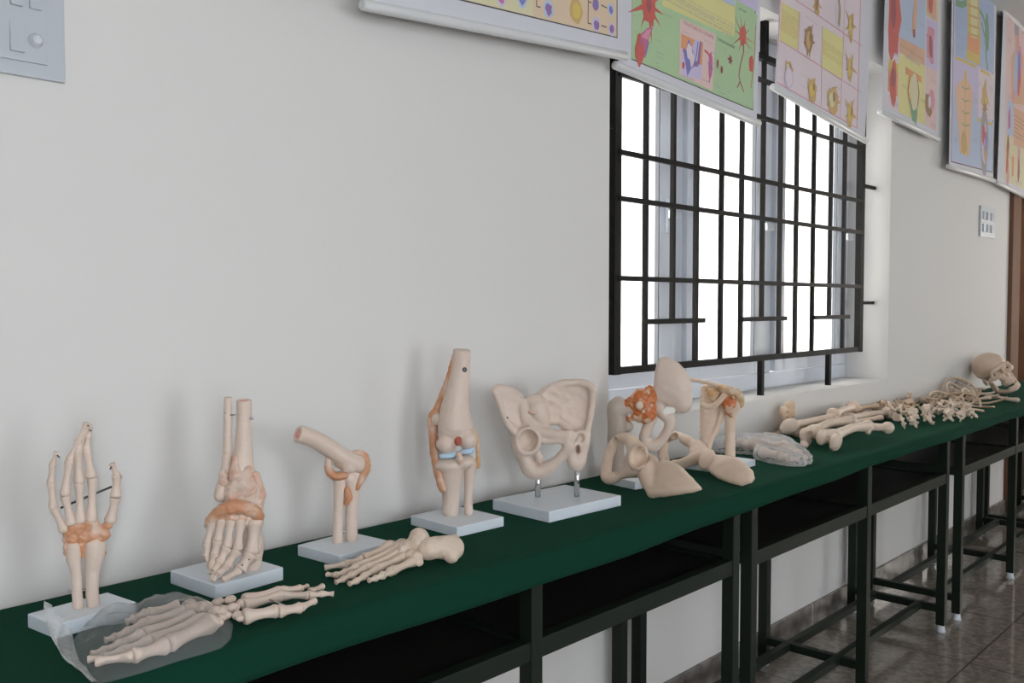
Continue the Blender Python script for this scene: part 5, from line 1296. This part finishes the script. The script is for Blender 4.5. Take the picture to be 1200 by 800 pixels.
sd = Sdf().plate([(10 * math.cos(k * PI / 9), 13 * math.sin(k * PI / 9)) for k in range(18)], 15, depth=8, rnd=2, k=2).chain([(-6, 10, 8), (-18, 16, 8), (-28, 6, 8), (-28, -6, 8), (-18, -16, 8), (-6, -10, 8)], [5, 5, 4.4, 4.4, 5, 5], 2).chain([(-28, 0, 8), (-38, 0, 6), (-46, 4, 3)], [4.5, 3.5, 3], 2).cap((-4, 10, 8), (2, 26, 8), 5, 4, 2).cap((-4, -10, 8), (2, -26, 8), 5, 4, 2).cap((-16, 16, 4), (-18, 17, 16), 5, 5, 2).cap((-16, -16, 4), (-18, -17, 16), 5, 5, 2)
ME['neck_vertebra'] = proto('neck_vertebra', sd, 1.8, 'bone_light', .6, 5)


def rib_me(R, span, m, drop):
    sd = Sdf(); pts = []; rad = []
    for k in range(9):
        a = -span / 2 + span * k / 8; rr = R * (1 + .22 * math.cos(a * .9))
        pts.append((rr * math.sin(a), rr * math.cos(a) - R, 6 + drop * (k / 8) ** 2)); rad.append(5.2 if 0 < k < 8 else 5.5)
    sd.chain(pts, rad, 2, 3); sd.ell(pts[0], (8, 7, 7), k=3)
    return proto('rib', sd, 1.9, m, .3, 9)


ME['rib_a'] = rib_me(105, 2.6, 'bone_tan', 18); ME['rib_b'] = rib_me(85, 2.9, 'bone_beige', 12); ME['rib_c'] = rib_me(140, 1.5, 'bone_tan', 8); ME['rib_d'] = rib_me(60, 3.0, 'bone_light', 6)
sd = Sdf().plate([(-42, 0), (-46, 14), (-20, 30), (20, 62), (34, 92), (24, 100), (0, 96), (-22, 98), (-34, 92), (-22, 62), (8, 20)], 9, bend=lambda x, y: .004 * (y - 50) ** 2, k=4)
sd = Sdf().plate([(-48, 0), (48, 0), (52, 22), (40, 50), (22, 84), (10, 110), (-10, 110), (-22, 84), (-40, 50), (-52, 22)], 16, bend=lambda x, y: .006 * (y - 40) ** 2 + .004 * x * x, k=5)
for yy in (18, 40, 62, 84):
    for sx in (-1, 1): sd.ell((sx * (26 - yy * .18), yy, 6), (5, 4.5, 14), k=2, op='-')
    sd.ell((0, yy, 13), (6, 7, 6), k=4)
sd.cap((0, -4, 8), (0, 6, 10), 22, 24, 6)
ME['sacrum'] = proto('sacrum', sd, 2.5, 'bone_tan', .8, 9)
sd = Sdf().plate([(0, -12), (8, -26), (34, -28), (48, -16), (100, -18), (140, -12), (165, -4), (178, 0), (165, 4), (140, 12), (100, 18), (48, 16), (34, 28), (8, 26), (0, 12)], 9, k=3); ME['sternum'] = proto('sternum', sd, 2., 'bone_tan', .6, 9)
sd = Sdf().plate([(0, 20), (30, 48), (60, 55), (110, 30), (150, 0), (110, -18), (60, -30), (20, -34), (0, -20)], 5, bend=lambda x, y: .002 * (x - 70) ** 2, k=3).ell((8, -30, 8), (12, 14, 16), k=4).chain([(60, 50, 10), (40, 10, 20), (10, -20, 30), (-14, -44, 34)], [4, 6, 6, 8], 3); ME['scapula'] = proto('scapula', sd, 2.4, 'bone_tan', .5, 9)
sd = Sdf().ell((0, 0, 6), (9, 7, 6), k=2).ell((6, 5, 7), (6, 6, 6), k=2); ME['carpal'] = proto('carpal', sd, 1.6, 'bone_tan', .9, 4)
sd = Sdf().chain([(0, 0, 6), (10, 0, 5), (26, 0, 5), (40, 0, 5), (48, 0, 6)], [7, 4.5, 4, 4.8, 6], 2); ME['metacarpal'] = proto('metacarpal', sd, 1.5, 'bone_beige', .4, 5)

# ---- long bones beyond the bubble wrap
lay('femur', ME['femur'], (968, 528), (1049, 504), 'front thigh bone with two big knuckles, beside the bubble wrap', z=0.0, roll=.25, scale=.97)
lay('femur', ME['femur'], (954, 523), (1030, 497), 'second thigh bone lying just behind the front one', roll=-.3, scale=.97, mirror=True)
lay('tibia', ME['tibia'], (931, 513), (985, 490), 'pale shin bone with a broad round end, behind the bubble wrap tip', z=.016, roll=.4)
lay('tibia', ME['tibia'], (947, 516), (1006, 491), 'shin bone wedged between the two thigh bones', roll=-.5, scale=.95)
lay('fibula', ME['fibula'], (893, 511), (955, 496), 'thin tan calf bone lying along the wall below the window', scale=1.)
lay('fibula', ME['fibula'], (936, 503), (1000, 486), 'thin tan calf bone resting behind the shin bone', z=.008)
lay('humerus', ME['humerus'], (985, 489), (955, 498), 'upper arm bone lying near the wall under the sill end', z=.015, m='bone_beige')
lay('humerus', ME['humerus'], (972, 493), (1014, 481), 'upper arm bone pointing at the tan vertebrae', z=.02, roll=.6)
lay('radius', ME['radius'], (982, 499), (1020, 489), 'slender forearm bone lying on top behind the front thigh bone', z=.03)
lay('ulna', ME['ulna'], (993, 501), (1030, 490), 'slender forearm bone with a hooked end near the front thigh bone', z=.03)
lay('radius', ME['radius'], (1000, 490), (1030, 482), 'slender forearm bone among the tan hand bones', z=.018, m='bone_tan')
o = lay('sacrum', ME['sacrum'], (937, 507), (958, 502.5), 'tan wedge shaped sacrum standing against the wall under the sill', m='bone_tan', roll=-1.3, scale=.95)
lay('patella', ME['carpal'], (943, 525), (952, 522), 'small round knee cap beside the front thigh bone', scale=1.9, m='bone_light')
lay('sternum', ME['sternum'], (990, 481), (1012, 476), 'tan breast bone leaning near the wall behind the hand bones', z=.03, roll=.8, scale=.85)
# hand and foot bones in a loose heap
k = 0
for i in range(26):
    u = 996 + RB.uniform(0, 44); v = 491 - (u - 996) * .16 + RB.uniform(-8, 4)
    me = ME['metacarpal'] if i % 3 else ME['carpal']
    lay('hand_bone', me, (u, v), (u + RB.uniform(-8, 8), v + RB.uniform(-3, 3)), 'small tan hand bone in the heap between the thigh bones and the wall', group='hand bones in the loose heap', z=RB.uniform(0, .035), roll=RB.uniform(-1, 1), m=RB.choice(('bone_tan', 'bone_beige', 'bone_light')), scale=RB.uniform(.9, 1.25))
# vertebrae: front heap, back heap
VF = [(1056, 503), (1064, 500), (1053, 494), (1066, 493), (1074, 497), (1080, 495), (1087, 498), (1094, 497), (1083, 489), (1092, 490), (1101, 495), (1108, 493), (1115, 493), (1104, 487), (1113, 486), (1120, 489)]
for i, (u, v) in enumerate(VF):
    lay('vertebra', ME['vertebra'] if i % 3 else ME['neck_vertebra'], (u, v), (u + RB.uniform(-10, 10), v + RB.uniform(-6, 6)), 'knobbly pale vertebra in the heap at the front edge of the cloth', 'vertebra', 'vertebrae in the front heap', roll=RB.uniform(-1.6, 1.6), tilt=RB.uniform(-1.4, 1.4), scale=RB.uniform(.85, 1.0), z=RB.uniform(0, .012))
VB = [(1022, 478), (1030, 476), (1038, 476), (1034, 473), (1045, 483), (1052, 481), (1058, 478), (1050, 475), (1064, 476), (1057, 472), (1043, 490), (1036, 485)]
for i, (u, v) in enumerate(VB):
    lay('vertebra', ME['vertebra'] if i % 2 else ME['neck_vertebra'], (u, v), (u + RB.uniform(-10, 10), v + RB.uniform(-6, 6)), 'tan vertebra in the heap against the wall beyond the window', 'vertebra', 'vertebrae in the back heap', roll=RB.uniform(-1.6, 1.6), tilt=RB.uniform(-1.4, 1.4), scale=RB.uniform(.8, .95), m='bone_tan' if i % 3 else 'bone_beige')
for i, (u, v) in enumerate([(1112, 458), (1119, 455.5), (1126, 453.5), (1121, 460), (1130, 457)]):
    lay('vertebra', ME['neck_vertebra'], (u, v), (u + RB.uniform(-9, 9), v + RB.uniform(-4, 4)), 'small pale neck vertebra in the cluster left of the skull', 'vertebra', 'neck vertebrae left of the skull', roll=RB.uniform(-1.2, 1.2), tilt=RB.uniform(-1, 1), scale=1.25, z=RB.uniform(0, .03))
# ribs
RIBS = [('a', (1098, 466), (1114, 463)), ('a', (1112, 469), (1126, 465)), ('b', (1124, 468), (1138, 467)), ('c', (1084, 470), (1103, 467)), ('c', (1072, 473), (1092, 469)), ('a', (1132, 464), (1146, 461)), ('b', (1140, 471), (1154, 469)),
        ('c', (1150, 475), (1170, 476)), ('c', (1140, 478), (1160, 480)), ('a', (1126, 476), (1140, 477)), ('b', (1120, 481), (1134, 483)), ('d', (1140, 475), (1150, 473)), ('d', (1152, 470), (1162, 468)), ('c', (1090, 477), (1110, 474)), ('a', (1118, 478), (1132, 476)),
        ('b', (1108, 474), (1122, 471)), ('c', (1122, 460), (1142, 458)), ('d', (1128, 473), (1140, 470)), ('c', (1130, 466), (1150, 465)), ('a', (1085, 480), (1102, 479)), ('c', (1108, 484), (1128, 486)), ('b', (1096, 472), (1108, 470))]
for i, (kk, p, q) in enumerate(RIBS):
    lay('rib', ME['rib_' + kk], p, q, 'thin curved rib among the loose ribs in front of the skull', 'rib', 'loose ribs', roll=RB.uniform(-.35, .35) + (0, .9, PI, -.8)[i % 4], tilt=RB.uniform(-.08, .08), z=RB.uniform(0, .012), m=RB.choice(('bone_tan', 'bone_beige', 'bone_tan')))
lay('clavicle', ME['clavicle'], (1192, 471.5), (1160, 468), 'pale collar bone with a blunt end, in front of the jaw', z=.015, scale=1.25)
lay('clavicle', ME['clavicle'], (1138, 451), (1160, 459), 'slim collar bone running from the wall under the skull', z=.02, m='bone_beige')
lay('scapula', ME['scapula'], (1128, 463), (1110, 461), 'flat shoulder blade lying against the wall left of the skull', m='bone_grey')

# ---- skull
sk_o = tab(1153, 460) + np.array([0, -.024, 0])
sd = Sdf().ell((-8, 0, 0), (86, 68, 66), k=12).ell((40, 0, 4), (46, 56, 50), k=14).ell((-55, 0, -20), (38, 52, 40), k=14).ell((5, 0, -48), (52, 42, 22), k=12)
sd.ell((78, 0, -62), (22, 27, 28), k=10).ell((70, 0, -35), (22, 30, 26), k=8).chain([(88, -42, -10), (93, -18, -6), (93, 18, -6), (88, 42, -10)], [7, 8, 8, 7], 5)
for s in (-1, 1):
    sd.chain([(86, s * 20, -42), (80, s * 44, -44), (62, s * 62, -40), (34, s * 69, -38), (10, s * 64, -38)], [9, 9, 6.5, 5, 6], 4).chain([(88, s * 44, -10), (82, s * 50, -28), (78, s * 48, -42)], [6, 6, 8], 3).ell((-12, s * 54, -58), (12, 9, 18), k=6)
sd.chain([(72, -24, -84), (92, -14, -86), (97, 0, -87), (92, 14, -86), (72, 24, -84)], [7, 7, 7, 7, 7], 3).ell((96, 0, -30), (9, 6, 12), k=5)
for s in (-1, 1): sd.ell((96, s * 24, -26), (19, 15, 14), k=4, op='-').ell((50, s * 70, -22), (22, 15, 24), k=6, op='-').ell((48, s * 54, -46), (16, 10, 14), k=4, op='-')
sd.ell((104, 0, -52), (16, 10, 15), k=3, op='-')
V, Q = sd.build(2.4, .7, 16)
# rests on the back of the head: face turned towards the doorway and the room
n = CAM - sk_o; n[2] = 0; n = norm(n); r_ = np.cross([0, 0, 1.], n)
SKF = norm(r_ * .42 + n * .88 + np.array([0, 0, .10])); SKU = np.array([0, 0, 1.]) * .80 - r_ * .60 + n * .0; SKU = norm(SKU - SKF * (SKU @ SKF)); SKY = np.cross(SKU, SKF)
SKM = np.stack([SKF, SKY, SKU], 0) * .001 * 1.17
sk = thing('skull', 'beige human skull with dark eye sockets at the far end of the cloth', 'skull', tuple(sk_o))


def skull_part(name, V, Q, m, parent):
    W = np.array(V) @ SKM + sk_o + np.array([0, 0, .1])
    me = bpy.data.meshes.new(name); me.from_pydata([tuple(v) for v in W.tolist()], [], Q.tolist() if hasattr(Q, 'tolist') else Q); me.update(); return link_mesh(name, me, M[m], parent, True)


skull_part('cranium', V, Q, 'bone_beige', sk)
sd = Sdf()
for k in range(14):
    a = -1.25 + 2.5 * k / 13; sd.ell((74 + 24 * math.cos(a), 25 * math.sin(a), -95), (4, 4, 7.5), k=1)
V, Q = sd.build(1.5); skull_part('upper_teeth', V, Q, 'bone_light', sk)
sd = Sdf()
for s in (-1, 1):
    sd.chain([(14, s * 50, -52), (12, s * 49, -75), (18, s * 46, -104), (50, s * 36, -116), (78, s * 22, -120), (90, 0, -121)], [7, 9, 11, 9.5, 9, 10], 4).cap((30, s * 49, -58), (26, s * 47, -96), 5, 9, 5)
V, Q = sd.build(2.2, .5, 12); V[:, 0] += 12; V[:, 2] -= 6; skull_part('jaw', V, Q, 'bone_beige', sk)
sd = Sdf()
for k in range(14):
    a = -1.25 + 2.5 * k / 13; sd.ell((84 + 20 * math.cos(a), 23 * math.sin(a), -115), (4, 4, 7), k=1)
V, Q = sd.build(1.5); skull_part('lower_teeth', V, Q, 'bone_light', sk)
settle(sk, .001)
# ================================================================== LIGHT
w = bpy.data.worlds.new('sky'); SC.world = w; w.use_nodes = True
wn = w.node_tree; bgn = wn.nodes['Background']; bgn.inputs['Strength'].default_value = 7.6
wtc = wn.nodes.new('ShaderNodeTexCoord'); wsp = wn.nodes.new('ShaderNodeSeparateXYZ'); wr = wn.nodes.new('ShaderNodeValToRGB'); wmr = wn.nodes.new('ShaderNodeMapRange')
wmr.inputs[1].default_value = -1; wmr.inputs[2].default_value = 1
wr.color_ramp.elements[0].position = .35; wr.color_ramp.elements[0].color = (.74, .785, .83, 1)       # cool open sky on the room's far side
wr.color_ramp.elements[1].position = .65; wr.color_ramp.elements[1].color = (1, .965, .90, 1)      # warm sunlit haze behind the window
wn.links.new(wtc.outputs['Generated'], wsp.inputs[0]); wn.links.new(wsp.outputs['Y'], wmr.inputs[0]); wn.links.new(wmr.outputs[0], wr.inputs[0]); wn.links.new(wr.outputs[0], bgn.inputs['Color'])


def area(name, loc, target, sx, sy, power, col=(1, 1, 1)):
    l = bpy.data.lights.new(name, 'AREA'); l.shape = 'RECTANGLE'; l.size = sx; l.size_y = sy; l.energy = power; l.color = col
    o = bpy.data.objects.new(name, l); COL.objects.link(o); o.location = loc
    o.rotation_euler = (Vector(target) - Vector(loc)).to_track_quat('-Z', 'Y').to_euler()
    return o


area('daylight_left_window', (-1.3, -5.15, 1.65), (-.6, 0, 1.3), 1.4, 1.3, 4, (.90, .95, 1.0))
area('fill_middle_opening', (1.55, -5.15, 1.3), (1.9, 0, 1.1), 1.2, 1.8, 5, (.95, .98, 1))  # added frontal fill light, set in an unseen opening behind the viewer
area('daylight_end_window', (8.55, -1.55, 1.4), (5, -1.0, 1.3), .65, 1.2, 24, (1, .87, .72))
area('corridor_lamp', (7.0, .5, 2.85), (7.0, .5, 0), .3, .3, 22, (1, .93, .82))
area('ceiling_fill', (0.2, -3.0, 2.9), (0.2, -2.0, 0), 1.2, .1, 3, (.93, .97, 1))  # extra fill light added overhead; no fitting hangs there
area('camera_flash', (-.07, -1.70, 1.40), (.9, 0, 1.0), .07, .05, 4.2, (.88, .94, 1.0))
SC.view_settings.view_transform = 'Standard'; SC.view_settings.look = 'None'
SC.view_settings.exposure = -0.02; SC.view_settings.gamma = 1; SC.view_settings.use_curve_mapping = False
SC.cycles.max_bounces = 10
